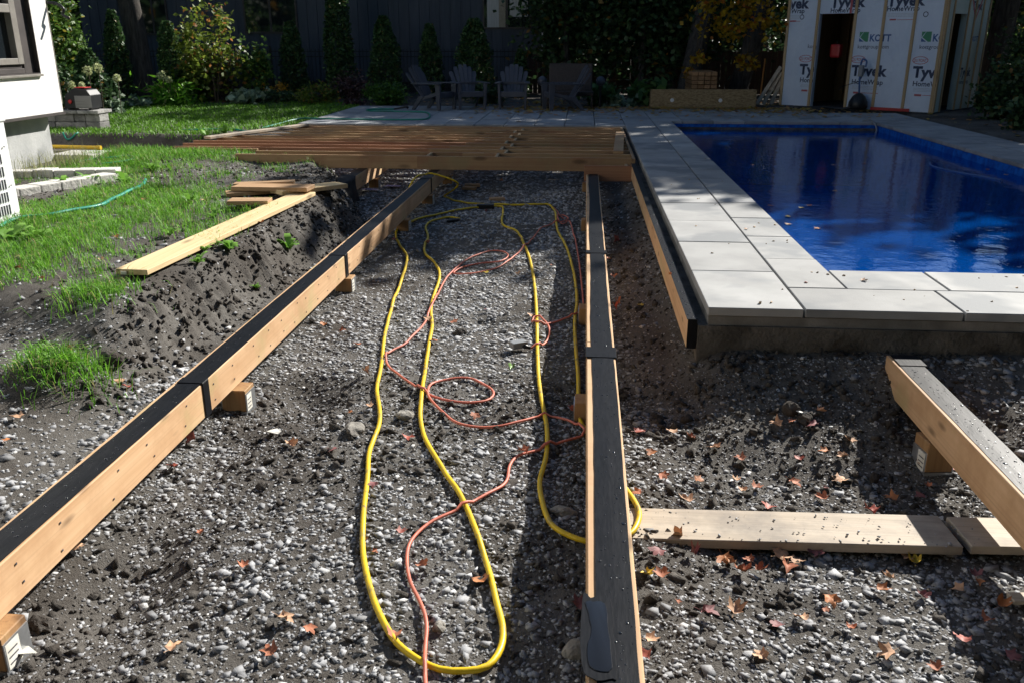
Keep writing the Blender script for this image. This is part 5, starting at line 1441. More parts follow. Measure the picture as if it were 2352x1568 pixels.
for i, (u, lo_, hi_) in enumerate(((0.40, 0.0, D0 - 0.001), (1.64, D1 + 0.001, 9), (2.98, 0, LN - 0.002))):
    put_text('Tyvek', u, 0.73, 0.80, NAVY, 0.042, hi_, lo_); put_text('HomeWrap', u + 0.04, 0.55, 0.70, NAVY, 0.022, hi_, lo_)
    if i != 1 or True:
        if u - 0.06 + 0.34 < hi_ + 0.03: oval(u - 0.04, 0.99, 0.33, 0.16)
    for q in range(3): quad(u + 0.06, min(u + 0.66, hi_ - 0.01), 0.50 - q * 0.028, 0.506 - q * 0.028, GREYP)
    quad(u + 0.10, min(u + 0.25, hi_ - 0.01), 0.345, 0.385, REDP)
    if u + 0.3 < hi_: quad(u + 0.27, min(u + 0.66, hi_ - 0.01), 0.36, 0.372, REDP)
for i, (u, lo_, hi_) in enumerate(((0.56, 0.0, D0 - 0.001), (1.73, D1, 9), (3.06, 0, LN - 0.002))):
    logo(u, 1.44, hi_); put_text('KOTT', u + 0.235, 1.45, 0.46, BLUEP, 0.03, hi_, lo_, hscale=1.15); put_text('kottgroup.com', u - 0.01, 1.30, 0.68, NAVY, 0.006, hi_, lo_)
for i, (u, lo_, hi_) in enumerate(((-0.32, 0.04, D0), (0.98, D0, 9), (2.24, 0, LN))):
    put_text('Tyvek', u, 2.16, 0.80, NAVY, 0.042, hi_, lo_); put_text('HomeWrap', u + 0.02, 2.055 if i != 1 else 2.05, 0.68, NAVY, 0.022, hi_, lo_)
    if i != 1:
        for q in range(3): quad(max(u + 0.06, 0.04), u + 0.62, 2.0 - q * 0.028, 2.006 - q * 0.028, GREYP)
        quad(max(u + 0.10, 0.04), u + 0.24 if u > 0 else 0.2, 1.87, 1.90, REDP); quad(max(u + 0.26, 0.06), u + 0.62, 1.875, 1.885, REDP)
put_text('Tyvek', 1.30, 0.72, 0.66, NAVY, 0.042, 2.5, 1.3, side=True); put_text('Tyvek', 1.45, 2.1, 0.6, NAVY, 0.042, 2.5, 1.3, side=True)
put_text('KOTT', 1.75, 1.45, 0.4, BLUEP, 0.03, 2.5, 1.3, side=True); put_text('HomeWrap', 1.3, 0.56, 0.6, NAVY, 0.02, 2.5, 1.3, side=True)
quad(1.44, 1.49, 2.03, HT, REDP, 'red_tape', 0.004)
for (u, z) in ((0.33, 1.97), (3.08, 1.98)):
    n = 16; MB().add([W(u + 0.055 * math.cos(2 * math.pi * k / n), 0.0014, z + 0.055 * math.sin(2 * math.pi * k / n)) for k in range(n)], [tuple(range(n))]).build('print_mark', NAVY, sh)
    MB().add([W(u + 0.038 * math.cos(2 * math.pi * k / n), 0.002, z + 0.038 * math.sin(2 * math.pi * k / n)) for k in range(n)], [tuple(range(n))]).build('print_mark', WRAP, sh)
for s_ in ((1.35, 2.35, 1.72, 1.90), (1.72, 1.90, 2.1, 2.5)):
    p0_ = W(LN + 0.004, -s_[0], s_[1]); p1_ = W(LN + 0.004, -s_[2], s_[3]); MB().bar(p0_, p1_, 0.003, 0.05, up=(en.x, en.y, 0)).build('red_tape', REDP, sh)
# things at the shed
rc = thing('red_container', 'red plastic container hanging inside the shed doorway', 'container', tuple(W(0.98, -0.5, 1.2)))
b = MB(); p = W(0.98, -0.55, 1.24); b.obox(p, tuple(eu), tuple(en), (0, 0, 1), 0.12, 0.09, 0.15); b.build('body', REDPL, rc, bevel=0.05)
b = MB(); b.tube([p + Vector((0, 0, 0.14)), p + Vector((0, 0, 0.22))], 0.012, 6); b.build('hook', IRON, rc)
vc = thing('wet_vacuum', 'blue grey upright pump vacuum standing against the shed wall', 'vacuum', tuple(W(2.0, 0.2, 0)))
c0 = W(1.98, 0.22, 0.02)
MB().lathe([(0.17, 0.0), (0.21, 0.06), (0.20, 0.16), (0.14, 0.28), (0.07, 0.34), (0.02, 0.36)], 14, tuple(c0)).build('tank', BLACKP, vc, smooth=True)
MB().tube(smooth_path([c0 + Vector((0, 0, 0.3)), c0 + Vector((-0.04, -0.02, 0.7)), c0 + Vector((-0.05, -0.02, 0.95)), c0 + Vector((-0.02, -0.03, 1.06)), c0 + Vector((0.06, -0.04, 1.02)), c0 + Vector((0.05, -0.04, 0.9))], 0.04), 0.02, 7).build('handle', BLUEP, vc, smooth=True)
MB().obox(c0 + Vector((-0.03, -0.03, 0.82)), tuple(eu), tuple(en), (0, 0, 1), 0.05, 0.05, 0.12).build('motor', GREYPL, vc, bevel=0.02)
MB().tube(smooth_path([c0 + Vector((-0.03, -0.03, 0.6)), W(1.6, 0.25, 0.5), W(1.45, 0.1, 0.42)], 0.05), 0.008, 6).build('cable', BLACKP, vc)
MB().tube(smooth_path([c0 + Vector((-0.1, -0.1, 0.08)), W(1.75, 0.38, 0.03), W(1.45, 0.35, 0.03), W(1.2, 0.25, 0.03)], 0.06), 0.035, 7).build('hose', BLACKP, vc, smooth=True)
lv = MB(); lv.obox(W(2.62, 0.05, 0.05), tuple(eu), tuple(en), (0, 0, 1), 0.42, 0.014, 0.03)
tag(lv.build('spirit_level', REDPL, None, bevel=0.003), 'long red spirit level lying along the foot of the shed wall', 'level')
for i, (u0, u1, lab) in enumerate(((-0.55, -0.05, 'grey leaning board, outermost against the shed left side'), (-0.42, -0.06, 'grey leaning board, middle of three beside the shed'), (-0.25, -0.05, 'grey leaning board closest to the shed corner'))):
    p, q = W(u0, 0.12 - 0.07 * i, 0.01), W(u1, 0.05 - 0.06 * i, 0.88 - 0.12 * i)
    tag(MB().bar(p, q, 0.09, 0.02, up=tuple(en)).build('leaning_board', GREYW, None), lab, 'board', 'boards leaning by the shed')
tag(MB().bar(W(-0.72, -0.3, 0.0), W(-0.70, -0.35, 1.05), 0.03, 0.03).build('wooden_stake', mat('orange_stake', (0.30, 0.12, 0.03), (0.36, 0.16, 0.04), 9, 0.8), None), 'thin orange stake upright left of the shed', 'stake')
tag(MB().tube(smooth_path([(5.35, 17.7, 0.01), (5.45, 17.48, 0.03), (5.5, 17.3, -0.1), (5.35, 16.9, -0.19)], 0.05), 0.016, 7).build('pool_hose', GREYPL, None, smooth=True), 'pale hose dipping over the far right coping corner into the pool', 'hose')
tag(MB().tube(smooth_path([gp(2135, 375, -0.15), gp(2142, 382, -0.15), gp(2180, 392, -0.15), gp(2250, 405, -0.15), gp(2300, 415, -0.15)], 0.05), 0.012, 6).build('pool_hose', BLUEP, None, smooth=True), 'thin blue floating hose line on the right of the pool', 'hose')
# ------------------------------------------------------------------ foliage builders
def leaf_quads(P, size, up=0.35, long=1.5):
    """pointed leaf (two triangles as one bent quad) at each point"""
    n = len(P)
    d = rng.normal(size=(n, 3)); d[:, 2] *= 0.7; d /= np.linalg.norm(d, axis=1)[:, None]
    nr = rng.normal(size=(n, 3)); nr[:, 2] = np.abs(nr[:, 2]) + up
    s = np.cross(d, nr); s /= (np.linalg.norm(s, axis=1)[:, None] + 1e-9)
    nn = np.cross(s, d)
    L = (size * (0.7 + 0.6 * rng.random(n)))[:, None]
    a = P - d * L * long / 2; c = P + d * L * long / 2
    b = P + s * L * 0.5 + nn * L * 0.12; e = P - s * L * 0.5 + nn * L * 0.12
    V = np.stack([a, b, c, e], 1).reshape(-1, 3)
    return V, np.arange(n * 4, dtype=np.int32).reshape(n, 4)
def foliage_obj(name, P, size, m, parent, up=0.35, long=1.5):
    V, Q = leaf_quads(P, size if np.ndim(size) else np.full(len(P), size), up, long)
    off = np.array(world_loc(parent)[:]) if parent is not None else 0
    me = bpy.data.meshes.new(name); raw_mesh(me, V - off, Q, False)
    return link(name, me, m, parent)
def clumped(c, r, n, clumps, spread=0.28, shell=0.55, squash=1.0, taper=0.0):
    """points gathered in clumps through an ellipsoid of radii r"""
    c = np.array(c, float); r = np.array(r, float)
    d = rng.normal(size=(clumps, 3)); d /= np.linalg.norm(d, axis=1)[:, None]
    q = d * (shell + (1 - shell) * rng.random((clumps, 1))) ** 0.7
    k = rng.integers(0, clumps, n)
    p = q[k] + rng.normal(size=(n, 3)) * spread * (0.5 + rng.random((clumps, 1)))[k]
    if taper: 
        f = 1 - taper * (p[:, 2:3] + 1) / 2
        p[:, :2] *= np.clip(f, 0.1, 2)
    return c + p * r
def column_pts(base, h, r, n, tip=0.25):
    """upright conifer: points near the surface of a ragged column"""
    z = rng.random(n) ** 0.85
    prof = np.clip(1 - z ** 2.6 * (1 - tip), 0, 1) * np.clip(0.72 + z * 2.2, 0, 1)
    a = rng.random(n) * 2 * np.pi
    bump = 0.66 + 0.36 * vn(a * 2.2 + 10 * base[0], z * 7 + base[1], 91) + 0.34 * vn(a * 6 + 3 * base[0], z * 19, 92)
    rr = r * prof * bump * np.sqrt(0.35 + 0.65 * rng.random(n))
    return np.stack([base[0] + rr * np.cos(a), base[1] + rr * np.sin(a), base[2] + z * h], 1)
def shrub(name, label, cat, c, r, n, size, m, clumps=26, group=None, up=0.35, spread=0.28, stems=4, long=1.5):
    z0 = gz(c[0], c[1]) - 0.03
    t = thing(name, label, cat, (c[0], c[1], z0), group)
    P = clumped((c[0], c[1], z0 + r[2]), r, n, clumps, spread)
    P[:, 2] = np.maximum(P[:, 2], z0 + 0.03)
    foliage_obj('foliage', P, size, m, t, up, long)
    b = MB()
    for k in range(stems):
        a = random.random() * 6.28; e = Vector((c[0] + r[0] * .5 * math.cos(a), c[1] + r[1] * .5 * math.sin(a), z0 + r[2] * 1.2))
        b.tube([(c[0] + 0.04 * math.cos(a), c[1] + 0.04 * math.sin(a), z0), (Vector((c[0], c[1], z0)) + e) / 2 + Vector((0, 0, .08)), e], [0.018, 0.013, 0.006], 5)
    b.build('stem', TWIG, t)
    return t
def cedar(label, px, base_y, top_y, wpx, Y):
    p = atY(px, base_y, Y); q = atY(px, max(top_y, -40), Y)
    zb = gz(p[0], Y) - 0.02; h = q[2] - zb + (0.5 if top_y < 0 else 0)
    r = wpx / 2 / 2000 * Y
    t = thing('cedar_tree', label, 'cedar', (p[0], Y, zb), 'columnar cedars along the fence')
    P = column_pts((p[0], Y, zb + 0.05), h, r, int(3600 * h * r / 0.6))
    foliage_obj('crown', P, 0.044, CEDAR, t, 0.1, 2.1)
    MB().tube([(p[0], Y, zb), (p[0], Y, zb + h * 0.9)], [0.05, 0.01], 6).build('trunk', TWIG, t)
cedar('columnar cedar right of the double window, left of the tallest one', 678, 212, 55, 62, 24.0)
cedar('tallest columnar cedar, reaching the top of the picture', 784, 212, -30, 68, 24.0)
cedar('twin topped columnar cedar behind the round green juniper', 888, 210, 42, 74, 23.9)
cedar('short narrow cedar behind the leftmost garden chair', 990, 205, 60, 56, 24.1)
cedar('broad cedar behind the second garden chair', 1090, 205, 48, 86, 23.8)
cedar('small brownish cedar behind the third garden chair', 1195, 170, 118, 40, 24.6)
cedar('arborvitae right of the large trunk, lit at its top', 402, 215, 55, 66, 22.2)
cedar('arborvitae left of the large trunk', 280, 210, 28, 56, 22.6)
cedar('rounded bright arborvitae behind the table grill', 214, 232, 118, 78, 19.5)
# ------------------------------------------------------------------ garden bed shrubs
def gpY(x, y, Y): return atY(x, y, Y)
def shrub_px(name, label, cat, x, y0, y1, w, Y, n, size, m, **k):
    p = atY(x, y1, Y); q = atY(x, y0, Y)
    zb = gz(p[0], Y); rz = max(0.12, (q[2] - zb) / 2); rx = w / 2 / 2000 * Y
    return shrub(name, label, cat, (p[0], Y), (rx * 0.85, rx * 0.8, rz * 0.9), n, size, m, **k)
shrub_px('foliage_screen', 'tall leafy green shrub filling the gap left of the neighbour house', 'shrub', 150, -60, 225, 120, 20.5, 6500, 0.075, MIDL, clumps=60)
shrub_px('foliage_screen', 'darker leafy shrub low behind the stone wall', 'shrub', 130, 120, 270, 90, 17.8, 2600, 0.065, DARKL, clumps=40)
shrub_px('young_maple', 'young maple with yellow green leaves in front of the neighbour wall', 'tree', 490, -20, 175, 150, 21.8, 1700, 0.085, YGREEN, clumps=26, spread=0.20)
shrub_px('leafy_shrub', 'leafy green shrub under the young maple', 'shrub', 465, 90, 225, 80, 22.4, 1800, 0.07, MIDL)
shrub_px('purple_shrub', 'purple leaved shrub with pale tips left of the tall green perennial', 'shrub', 512, 165, 238, 60, 22.3, 1300, 0.045, PURPL)
shrub_px('tall_perennial', 'tall loose green perennial before the iron fence', 'plant', 592, 100, 225, 70, 22.6, 1000, 0.075, MIDL, clumps=22)
shrub_px('hosta_patch', 'broad leaved light green plants at the lawn edge', 'plant', 575, 205, 243, 90, 21.8, 420, 0.13, HOSTAV, clumps=16)
shrub_px('orange_coneflower', 'orange coneflowers beside the tall perennial', 'flower', 632, 180, 215, 60, 22.4, 260, 0.045, ORANGEF, clumps=20)
shrub_px('green_perennial', 'low dark green perennials below the coneflowers', 'plant', 640, 205, 243, 90, 22.0, 900, 0.06, DARKL)
shrub_px('golden_spirea', 'yellow green spirea shrub with reddish tips at the lawn edge', 'shrub', 728, 190, 245, 92, 21.7, 2200, 0.045, YGREEN)
shrub_px('purple_shrub', 'dark purple barberry shrub between spirea and juniper', 'shrub', 815, 170, 243, 86, 22.2, 2200, 0.042, PURPL)
shrub_px('round_juniper', 'round bright green juniper at the patio corner', 'shrub', 886, 184, 246, 96, 21.6, 3600, 0.04, leafmat('juniper_needle', (0.035, 0.10, 0.012), (0.07, 0.16, 0.02), 0.3, 0.2))
shrub_px('low_dark_shrub', 'low dark shrub between the second and third garden chair', 'shrub', 1120, 190, 240, 70, 22.2, 1200, 0.05, DARKL)
shrub_px('ornamental_grass', 'arching ornamental grass at the foot of the trunk', 'grass', 395, 190, 243, 84, 21.2, 900, 0.05, GRASS, long=5.0, clumps=14, spread=0.5)
shrub_px('hosta_patch', 'variegated hosta left of the ornamental grass', 'plant', 322, 222, 246, 56, 20.6, 260, 0.10, HOSTAV, clumps=12)
shrub_px('hosta_patch', 'variegated hosta right of the table grill', 'plant', 262, 225, 252, 46, 18.6, 220, 0.09, HOSTAV, clumps=12)
shrub_px('hydrangea', 'hydrangea bush with dark leaves behind the grill', 'shrub', 235, 160, 245, 80, 18.8, 1500, 0.085, DARKL)
shrub_px('hosta_patch', 'green hosta right of the wicker seat', 'plant', 1385, 195, 232, 80, 21.6, 380, 0.13, HOSTAL, clumps=14)
shrub_px('hosta_patch', 'blue grey hosta in front of the panel box left end', 'plant', 1430, 212, 236, 66, 21.3, 220, 0.12, HOSTAV, clumps=12)
shrub_px('hosta_patch', 'large leaved light green hosta left of the panel box', 'plant', 1487, 178, 235, 78, 21.8, 260, 0.17, HOSTAL, clumps=16)
for (x, y, Y, r_, lab) in ((201, 163, 18.2, 0.10, 'pale lime hydrangea bloom, left of the upper pair'), (224, 157, 18.2, 0.10, 'pale lime hydrangea bloom, right of the upper pair'), (268, 180, 18.2, 0.085, 'pale lime hydrangea bloom on a bare stem right of the grill'), (371, 174, 20.8, 0.13, 'large pale hydrangea bloom over the ornamental grass'), (388, 184, 20.8, 0.09, 'smaller pale hydrangea bloom over the ornamental grass'), (165, 196, 17.6, 0.08, 'yellowish hydrangea bloom, left one above the stone wall'), (187, 197, 17.6, 0.075, 'yellowish hydrangea bloom, right one above the stone wall')):
    p = atY(x, y, Y); t = thing('hydrangea_bloom', lab, 'flower', (p[0], Y, gz(p[0], Y)), 'hydrangea blooms')
    P = clumped((p[0], Y, p[2]), (r_ * .8, r_ * .8, r_ * .8), 240, 60, 0.12, 0.8); foliage_obj('petals', P, 0.034, BLOOM, t, 0.2, 1.1)
    MB().tube([(p[0], Y, gz(p[0], Y)), (p[0] + 0.02, Y, p[2])], 0.008, 5).build('stem', TWIG, t)
tag(shrub((lambda: 'low_plant')(), 'low mauve sedum at the lawn edge near the patio', 'plant', (atY(760, 240, 21.5)[0] + 0.6, 21.4), (0.25, 0.2, 0.07), 260, 0.05, PURPL, clumps=10), 'low mauve sedum at the lawn edge near the patio', 'plant')
# ------------------------------------------------------------------ trees
def tree(label, base, trunk_r, h_trunk, crown_c, crown_r, n, size, m, clumps=70, group=None, name='maple_tree', lean=(0, 0), vis=True):
    zb = gz(base[0], base[1]) - 0.05
    t = thing(name, label, 'tree', (base[0], base[1], zb), group)
    b = MB()
    top = Vector((base[0] + lean[0], base[1] + lean[1], zb + h_trunk))
    p0 = Vector((base[0], base[1], zb))
    path = [p0, p0 + Vector((0, 0, 0.15)), p0.lerp(top, 0.3) + Vector((0.03, 0, 0)), p0.lerp(top, 0.65) + Vector((-0.04, 0.02, 0)), top]
    b.tube(path, [trunk_r * 1.35, trunk_r * 1.08, trunk_r * 0.95, trunk_r * 0.85, trunk_r * 0.7], 12)
    tr = b.build('trunk', BARK, t, smooth=True)
    for k in range(7):
        a = k * 0.9 + random.random(); e = Vector(crown_c) + Vector((crown_r[0] * 0.75 * math.cos(a), crown_r[1] * 0.75 * math.sin(a), crown_r[2] * random.uniform(-0.3, 0.6)))
        s = p0.lerp(top, random.uniform(0.82, 1.0)); MB().tube([s, s.lerp(e, 0.5) + Vector((0, 0, 0.4)), e], [trunk_r * 0.42, trunk_r * 0.26, 0.02], 6).build('limb', BARK, tr)
    P = clumped(crown_c, crown_r, n, clumps, 0.20, 0.35)
    foliage_obj('crown', P, size, m, t, 0.3)
    return t
tree('large dark trunked tree rising between two arborvitae', (-11.85, 23.6), 0.30, 6.0, (-12.2, 23.8, 8.5), (3.0, 3.0, 2.6), 3500, 0.22, SHADEL, lean=(-0.35, 0))
W0 = 'trees standing behind the shed and pool'
SHADE = [  # trunk, where its shade falls on the yard, crown height and radii
    ((4.05, 24.6), 0.24, (-0.9, 11.5), 8.5, (2.5, 2.2, 1.4), 1900, 'dark tree trunk between lumber stack and shed'),
    ((9.9, 23.2), 0.28, (2.6, 11.8), 8.5, (2.8, 2.5, 1.5), 2300, 'dark tree trunk right of the shed'),
    ((13.6, 21.6), 0.28, (5.8, 10.3), 8.6, (2.7, 2.3, 1.5), 4000, 'tree beyond the right edge behind the side yard'),
    ((2.62, 23.6), 0.26, (-2.6, 16.6), 8.5, (2.6, 2.5, 1.5), 950, 'dark tree trunk left of the lumber stack'),
    ((8.6, 27.0), 0.25, (1.2, 16.4), 8.8, (2.6, 2.5, 1.5), 1050, 'tree far behind the shed'),
    ((12.6, 25.6), 0.25, (5.2, 15.2), 8.8, (2.7, 2.5, 1.5), 3600, 'tree behind the right corner of the shed'),
    ((1.2, 29.8), 0.25, (-6.6, 19.8), 8.8, (2.5, 2.5, 1.4), 800, 'tree far behind the wicker seat'),
    ((5.8, 30.9), 0.25, (-2.2, 20.8), 8.8, (2.7, 2.5, 1.6), 3000, 'tree far behind the panel box'),
    ((10.2, 31.0), 0.25, (2.4, 20.4), 8.8, (2.7, 2.5, 1.6), 4800, 'tree farthest behind the shed'),
    ((14.4, 29.6), 0.26, (6.6, 19.2), 8.8, (2.7, 2.5, 1.6), 4400, 'tree far behind the right side yard')]
for (bx, by), r_, (sx_, sy_), cz_, cr_, n, lab in SHADE:
    cx_, cy_ = sx_ + 0.9 * cz_, sy_ + 1.25 * cz_
    tree(lab, (bx, by), r_, cz_ - cr_[2] * 0.6, (cx_, cy_, cz_), cr_, n, 0.25, SHADEL, group=W0, lean=((cx_ - bx) * 0.5, (cy_ - by) * 0.5))
# unseen trees added behind and beside the viewer to dim sky light and window reflections
for i, (bx, by) in enumerate(((-9, -13), (-3.5, -15), (2.5, -14), (8.5, -13), (13, -8), (16, -2), (17.5, 5), (18, 12))):
    tree('added unseen tree behind the viewer to dim sky light, number %s along the row' % ORD[i], (bx, by), 0.3, 3.4, (bx, by, 7.6), (4.0, 3.4, 6.0), 3000, 0.65, DARKL, group='unseen trees added to dim sky light')
# woodland closing the view; unseen ring added and raised to cut sky light
n = 46000; a = rng.random(n) * 2 * np.pi; rr = 36 + rng.uniform(-1.0, 5, n); x = 2 + 1.15 * rr * np.cos(a); y = 3 + rr * np.sin(a); z = rng.random(n) ** 1.1 * (12.0 + 5 * vn(a * 14, a * 0, 4)) * (0.42 + 0.58 * sst(0.7, 1.1, np.abs((a - 0.95 + np.pi) % (2 * np.pi) - np.pi)))
V, Q = leaf_quads(np.stack([x, y, z], 1), np.full(n, 0.85))
wd_ = bpy.data.meshes.new('woodland'); raw_mesh(wd_, V, Q, False)
stuff(link('woodland', wd_, DARKL), 'dark woodland closing the view behind shed and houses, unseen ring added to dim sky light', 'woodland')
# low evergreen mass behind the chairs and the panel box
for i, (x, Y, w, h, n, lab) in enumerate(((1300, 24.6, 2.0, 4.2, 5200, 'dark evergreen right of the neighbour house corner'), (1390, 24.9, 2.2, 4.6, 5600, 'dark evergreen above the board fence, second from left'), (1475, 24.5, 2.0, 4.4, 5200, 'dark evergreen above the large leaved hosta'), (1545, 25.0, 1.9, 4.2, 4600, 'dark evergreen left of the first trunk'),
                                           (1650, 27.2, 2.4, 4.6, 4200, 'dark evergreen deep behind the lumber stack'), (1745, 26.8, 2.4, 4.6, 4200, 'dark evergreen deep behind the shed left corner'))):
    p = atY(x, 120, Y); t = thing('evergreen_tree', lab, 'tree', (p[0], Y, 0), 'dark evergreens at the back')
    P = clumped((p[0], Y, h * 0.62), (w * 0.72, 0.9, h * 0.50), n, 70, 0.22, 0.3)
    foliage_obj('crown', P, 0.105, DARKL, t, 0.3); MB().tube([(p[0], Y, -0.1), (p[0], Y, h * 0.8)], [0.12, 0.03], 7).build('trunk', BARK, t)
# golden maple sprays hanging by the trunks
for (x, y, Y, r_, n, lab) in ((1660, 40, 22.4, 0.75, 340, 'spray of golden maple leaves hanging above the lumber stack'), (1735, 25, 22.2, 0.8, 380, 'spray of golden maple leaves near the top left of the shed'), (1712, 145, 22.6, 0.34, 120, 'low spray of golden maple leaves left of the shed'), (1605, 130, 22.8, 0.26, 70, 'small orange leaf spray over the lumber stack'), (1585, 170, 22.9, 0.2, 50, 'small yellow sapling leaves behind the lumber stack')):
    p = atY(x, y, Y); t = thing('maple_branch', lab, 'branch', (p[0], Y, p[2]), 'golden maple branches')
    P = clumped((p[0], Y, p[2]), (r_, r_ * 0.6, r_ * 0.7), n, 16, 0.2, 0.2); foliage_obj('leaves', P, 0.10, GOLDL, t, 0.2, 1.2)
    MB().tube([(p[0], Y, p[2] + r_ * 0.3), (p[0] + 0.4, Y + 0.8, p[2] + 1.6), (p[0] + 0.6, Y + 1.6, p[2] + 3.0)], [0.012, 0.02, 0.03], 5).build('twig', TWIG, t)
# bushes right of the shed
for (x, y0, y1, w, Y, n, m_, lab) in ((2300, 150, 290, 120, 18.5, 2600, DARKL, 'dark shrub right of the shed by the side path'), (2345, 40, 250, 130, 21.0, 3200, DARKL, 'tall dark shrub at the right picture edge'), (2290, 0, 140, 110, 24.5, 1800, MIDL, 'sunlit leafy tree top right of the shed'), (2375, 220, 320, 120, 16.4, 1600, DARKL, 'low dark shrub beside the right coping')):
    shrub_px('side_shrub', lab, 'shrub', x, y0, y1, w, Y, n, 0.07, m_, clumps=40)
# ------------------------------------------------------------------ leaf litter
x = np.concatenate([rng.uniform(-1.5, 5.0, 1500), rng.uniform(-2.5, 6.4, 900), rng.uniform(-14, -1.5, 260), rng.uniform(6.8, 12, 500)])
y = np.concatenate([21.0 + np.abs(rng.normal(0, 1, 1500)) * rng.choice([-0.55, 1.2], 1500), 21.0 - np.abs(rng.normal(0, 1.3, 900)), rng.uniform(21.5, 24.5, 260), rng.uniform(10, 22, 500)])
inpat = (x > -5.3) & (y < 21.0) & (x < 6.6)
keep = ~((x > 1.5) & (x < 5.7) & (y < 17.6))
du = (x - A.x) * eu.x + (y - A.y) * eu.y; dn = (x - A.x) * en.x + (y - A.y) * en.y
keep &= ~((du > -0.1) & (du < LN + 0.1) & (dn < 0.05) & (dn > -DP - .1))
keep &= ~((x > 1.5) & (x < 3.96) & (y > 21.05) & (y < 21.7))
x, y, inpat = x[keep], y[keep], inpat[keep]
z = np.where(inpat, 0.006, ground_h(x, y) + 0.012)
P = np.stack([x, y, z + 0.008], 1)
n = len(P); d = rng.normal(size=(n, 3)); d[:, 2] = rng.normal(0, 0.12, n); d /= np.linalg.norm(d, axis=1)[:, None]
s = np.stack([-d[:, 1], d[:, 0], rng.normal(0, 0.15, n)], 1); L = rng.uniform(0.035, 0.075, (n, 1))
V = np.stack([P - d * L, P + s * L * 0.8, P + d * L, P - s * L * 0.8], 1).reshape(-1, 3); V[:, 2] = np.maximum(V[:, 2], np.repeat(z, 4) - 0.002)
lm = bpy.data.meshes.new('leaf_litter'); raw_mesh(lm, V, np.arange(n * 4, dtype=np.int32).reshape(n, 4), False)
stuff(link('leaf_litter', lm, LITTER), 'yellow and brown leaf litter along the far patio edge', 'leaf litter')
# ------------------------------------------------------------------ grass
def blades(x, y, z, h, w, m, name, label, bend=0.5):
    n = len(x)
    a = rng.random(n) * 2 * np.pi; d = np.stack([np.cos(a), np.sin(a), np.zeros(n)], 1); s = np.stack([-np.sin(a), np.cos(a), np.zeros(n)], 1)
    P = np.stack([x, y, z], 1); H = h[:, None]; Wd = (w * (0.7 + 0.6 * rng.random(n)))[:, None]
    be = (bend * (0.3 + rng.random(n)))[:, None]
    up = np.array([0, 0, 1.0])
    b0 = P - s * Wd / 2; b1 = P + s * Wd / 2
    mid = P + up * H * 0.6 + d * H * be * 0.35
    m0 = mid - s * Wd * 0.4; m1 = mid + s * Wd * 0.4
    tip = P + up * H * (0.95 - 0.35 * be) + d * H * be
    V = np.stack([b0, b1, m1, m0, tip], 1).reshape(-1, 3)
    base = (np.arange(n) * 5)[:, None]
    T = np.concatenate([base + np.array([[0, 1, 2]]), base + np.array([[0, 2, 3]]), base + np.array([[3, 2, 4]])], 0).astype(np.int32)
    me = bpy.data.meshes.new(name); raw_mesh(me, V, T, False)
    return stuff(link(name, me, m), label, 'grass')
def tufts(n, x0, x1, y0, y1, mask, per=9, sp=0.035):
    cx_ = rng.uniform(x0, x1, n); cy_ = rng.uniform(y0, y1, n)
    k = rng.random(n) < mask(cx_, cy_); cx_, cy_ = cx_[k], cy_[k]
    x = np.repeat(cx_, per) + rng.normal(0, sp, len(cx_) * per); y = np.repeat(cy_, per) + rng.normal(0, sp, len(cy_) * per)
    return x, y
def bank_mask(x, y):
    g = fbm(x * 0.85 + 3, y * 0.65, 123, 4)
    m = sst(0.455, 0.53, g + 0.16 * sst(-3.4, -4.4, x) - 0.10 * sst(-3.3, -2.8, x))
    m = m * (1 - sst(-2.95, -2.7, x)) * sst(5.35, 5.75, y + 0.5 * (fbm(x * 1.5, y * 1.5, 5, 2) - .4))
    m = m * (1 - 0.9 * sst(9.0, 10.0, y) * sst(-6.0, -5.0, x)) * (1 - 0.8 * sst(-4.4, -3.5, x + 0.5 * (fbm(x * 1.7, y * 1.7, 61, 2) - .38)))
    m = m * (1 - sst(12.3, 12.7, y))
    m = m * np.where((x < -6.9) | ((x > -6.1) & (x < -5.35) & (y < 7.75)), 0, 1)
    inwell = (y > 8.9) & (y < 10.2) & (x < -5.85) & (x - -6.2 < (y - 8.75) * 0.4)
    return m * np.where(inwell, 0.15, 1)
x1_, y1_ = tufts(9500, -7.0, -2.6, 4.8, 12.6, bank_mask, 13, 0.045)
# clump on the sod lump, edge tufts along the crest, around the mound
x2_, y2_ = rng.normal(-2.93, 0.13, 900), rng.normal(4.40, 0.12, 900)
x3_, y3_ = rng.normal(-3.2, 0.14, 700), rng.normal(5.35, 0.14, 700)
x4_, y4_ = tufts(90, -5.6, -4.7, 11.7, 12.4, lambda a, b: np.ones(len(a)), 9, 0.05)
x5_, y5_ = tufts(420, -7.0, -5.2, 11.9, 12.75, lambda a, b: 0.8 * sst(.4, .5, fbm(a * 2, b * 2, 8, 2) + .1), 9, 0.05)
x = np.concatenate([x1_, x2_, x3_, x4_, x5_]); y = np.concatenate([y1_, y2_, y3_, y4_, y5_])
h = (0.045 + 0.075 * rng.random(len(x)) ** 1.5) * (0.7 + 0.8 * vn(x * 2.2, y * 2.2, 71)); h[len(x1_):len(x1_) + 1600] *= 1.35
blades(x, y, ground_h(x, y) - 0.008, h, np.full(len(x), 0.0052), GRASS, 'bank_grass', 'patchy sunlit grass on the earth bank left of the trench', 0.9)
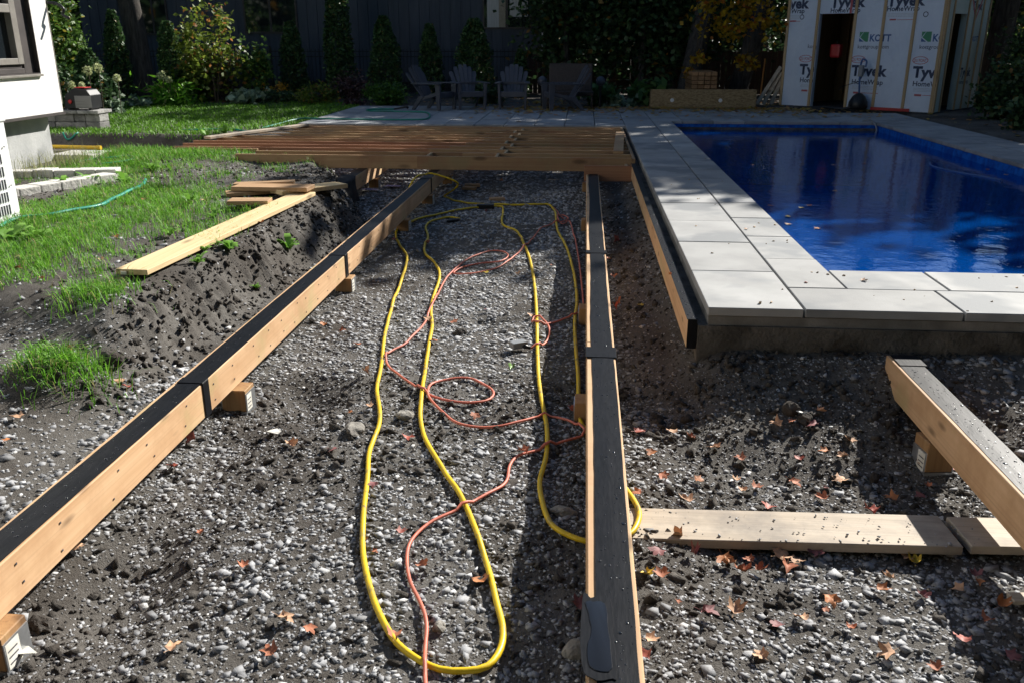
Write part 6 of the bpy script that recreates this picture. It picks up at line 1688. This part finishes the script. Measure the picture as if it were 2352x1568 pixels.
# house-side long grass
x, y = rng.normal(-6.75, 0.20, 500), rng.uniform(9.9, 11.6, 500)
blades(x, y, ground_h(x, y) - 0.01, 0.16 + 0.22 * rng.random(500), np.full(500, 0.004), leafmat('dry_long_grass', (0.22, 0.25, 0.09), (0.34, 0.33, 0.16), 0.25, 0.35), 'foundation_grass', 'tall straggly grass against the grey foundation', 0.7)
x, y = rng.uniform(-14.5, -5.36, 46000), rng.uniform(14.42, 21.6, 46000)
k = ~((x < -8.6) & (y > 15.3) & (y < 15.9)) & (y < 21.6 - 0.3 * np.sin(x * 1.3)); k &= ~((x > -6.1) & (y < 15.4))
x, y = x[k], y[k]
blades(x, y, ground_h(x, y) - 0.005, 0.045 + 0.05 * rng.random(len(x)), np.full(len(x), 0.013), LAWN, 'lawn_grass', 'mown green lawn between stone wall and garden bed', 0.8)
# ------------------------------------------------------------------ weeds
def weed(label, x, y, s, n=15, z=None):
    p = on_ground(x, y, -0.2); t = thing('weed_plant', label, 'plant', (p.x, p.y, p.z), 'broad leaved weeds')
    V_ = []; F_ = []
    for k in range(n):
        a = 6.28 * k / n + random.uniform(-.3, .3); L = s * random.uniform(0.5, 1.1); w = L * 0.24
        d = Vector((math.cos(a), math.sin(a), 0)); q = Vector((-math.sin(a), math.cos(a), 0)); el = random.uniform(0.5, 1.6)
        m0 = len(V_)
        for (f, hw, hz) in ((0.05, 0.12, 0.0), (0.45, 1.0, 0.5 * el), (0.8, 0.75, 0.62 * el), (1.0, 0.06, 0.5 * el)):
            c = p + d * L * f + Vector((0, 0, L * hz + 0.01)); V_ += [c - q * w * hw, c + q * w * hw]
        for r_ in range(3): F_.append((m0 + 2 * r_, m0 + 2 * r_ + 1, m0 + 2 * r_ + 3, m0 + 2 * r_ + 2))
    MB().add(V_, F_).build('leaves', WEED, t, smooth=True)
for (x, y, s, lab) in ((662, 545, 0.13, 'leafy weed growing on the bank wall below the scrap pile'), (530, 575, 0.12, 'weed sprouting beneath the long pale plank'), (588, 665, 0.05, 'tiny weed seedling on the dark bank'), (455, 608, 0.09, 'weed leaf sticking out below the pale plank'), (435, 470, 0.12, 'small weed rosette on bare soil left of the scrap pile'), (390, 545, 0.10, 'weed just left of the pale plank'),
                       (470, 580, .08, 'short weed at the plank edge'), (492, 505, .1, 'grassy weed left of the brown offcut block'), (30, 560, 0.18, 'large leafy weed patch by the hose at the left edge'), (85, 555, 0.16, 'broad leafy weed right of the left edge patch'), (150, 430, 0.15, 'leafy weed along the diagonal curb'), (205, 425, 0.14, 'leafy weed at the middle of the diagonal curb'), (290, 425, 0.16, 'leafy weed past the tip of the stone curb'), (350, 395, .15, 'dark leafy weed in the grass right of the curb'),
                       (245, 345, 0.14, 'leafy weed behind the yellow pipe end'), (520, 352, 0.16, 'leafy weed at the deck corner'), (480, 356, .13, 'leafy weed left of the deck corner'), (45, 1497, 0.03, 'single green shoot by the near left bracket'), (225, 360, .12, 'leafy weed beside the stone steps')):
    weed(lab, x, y, s)
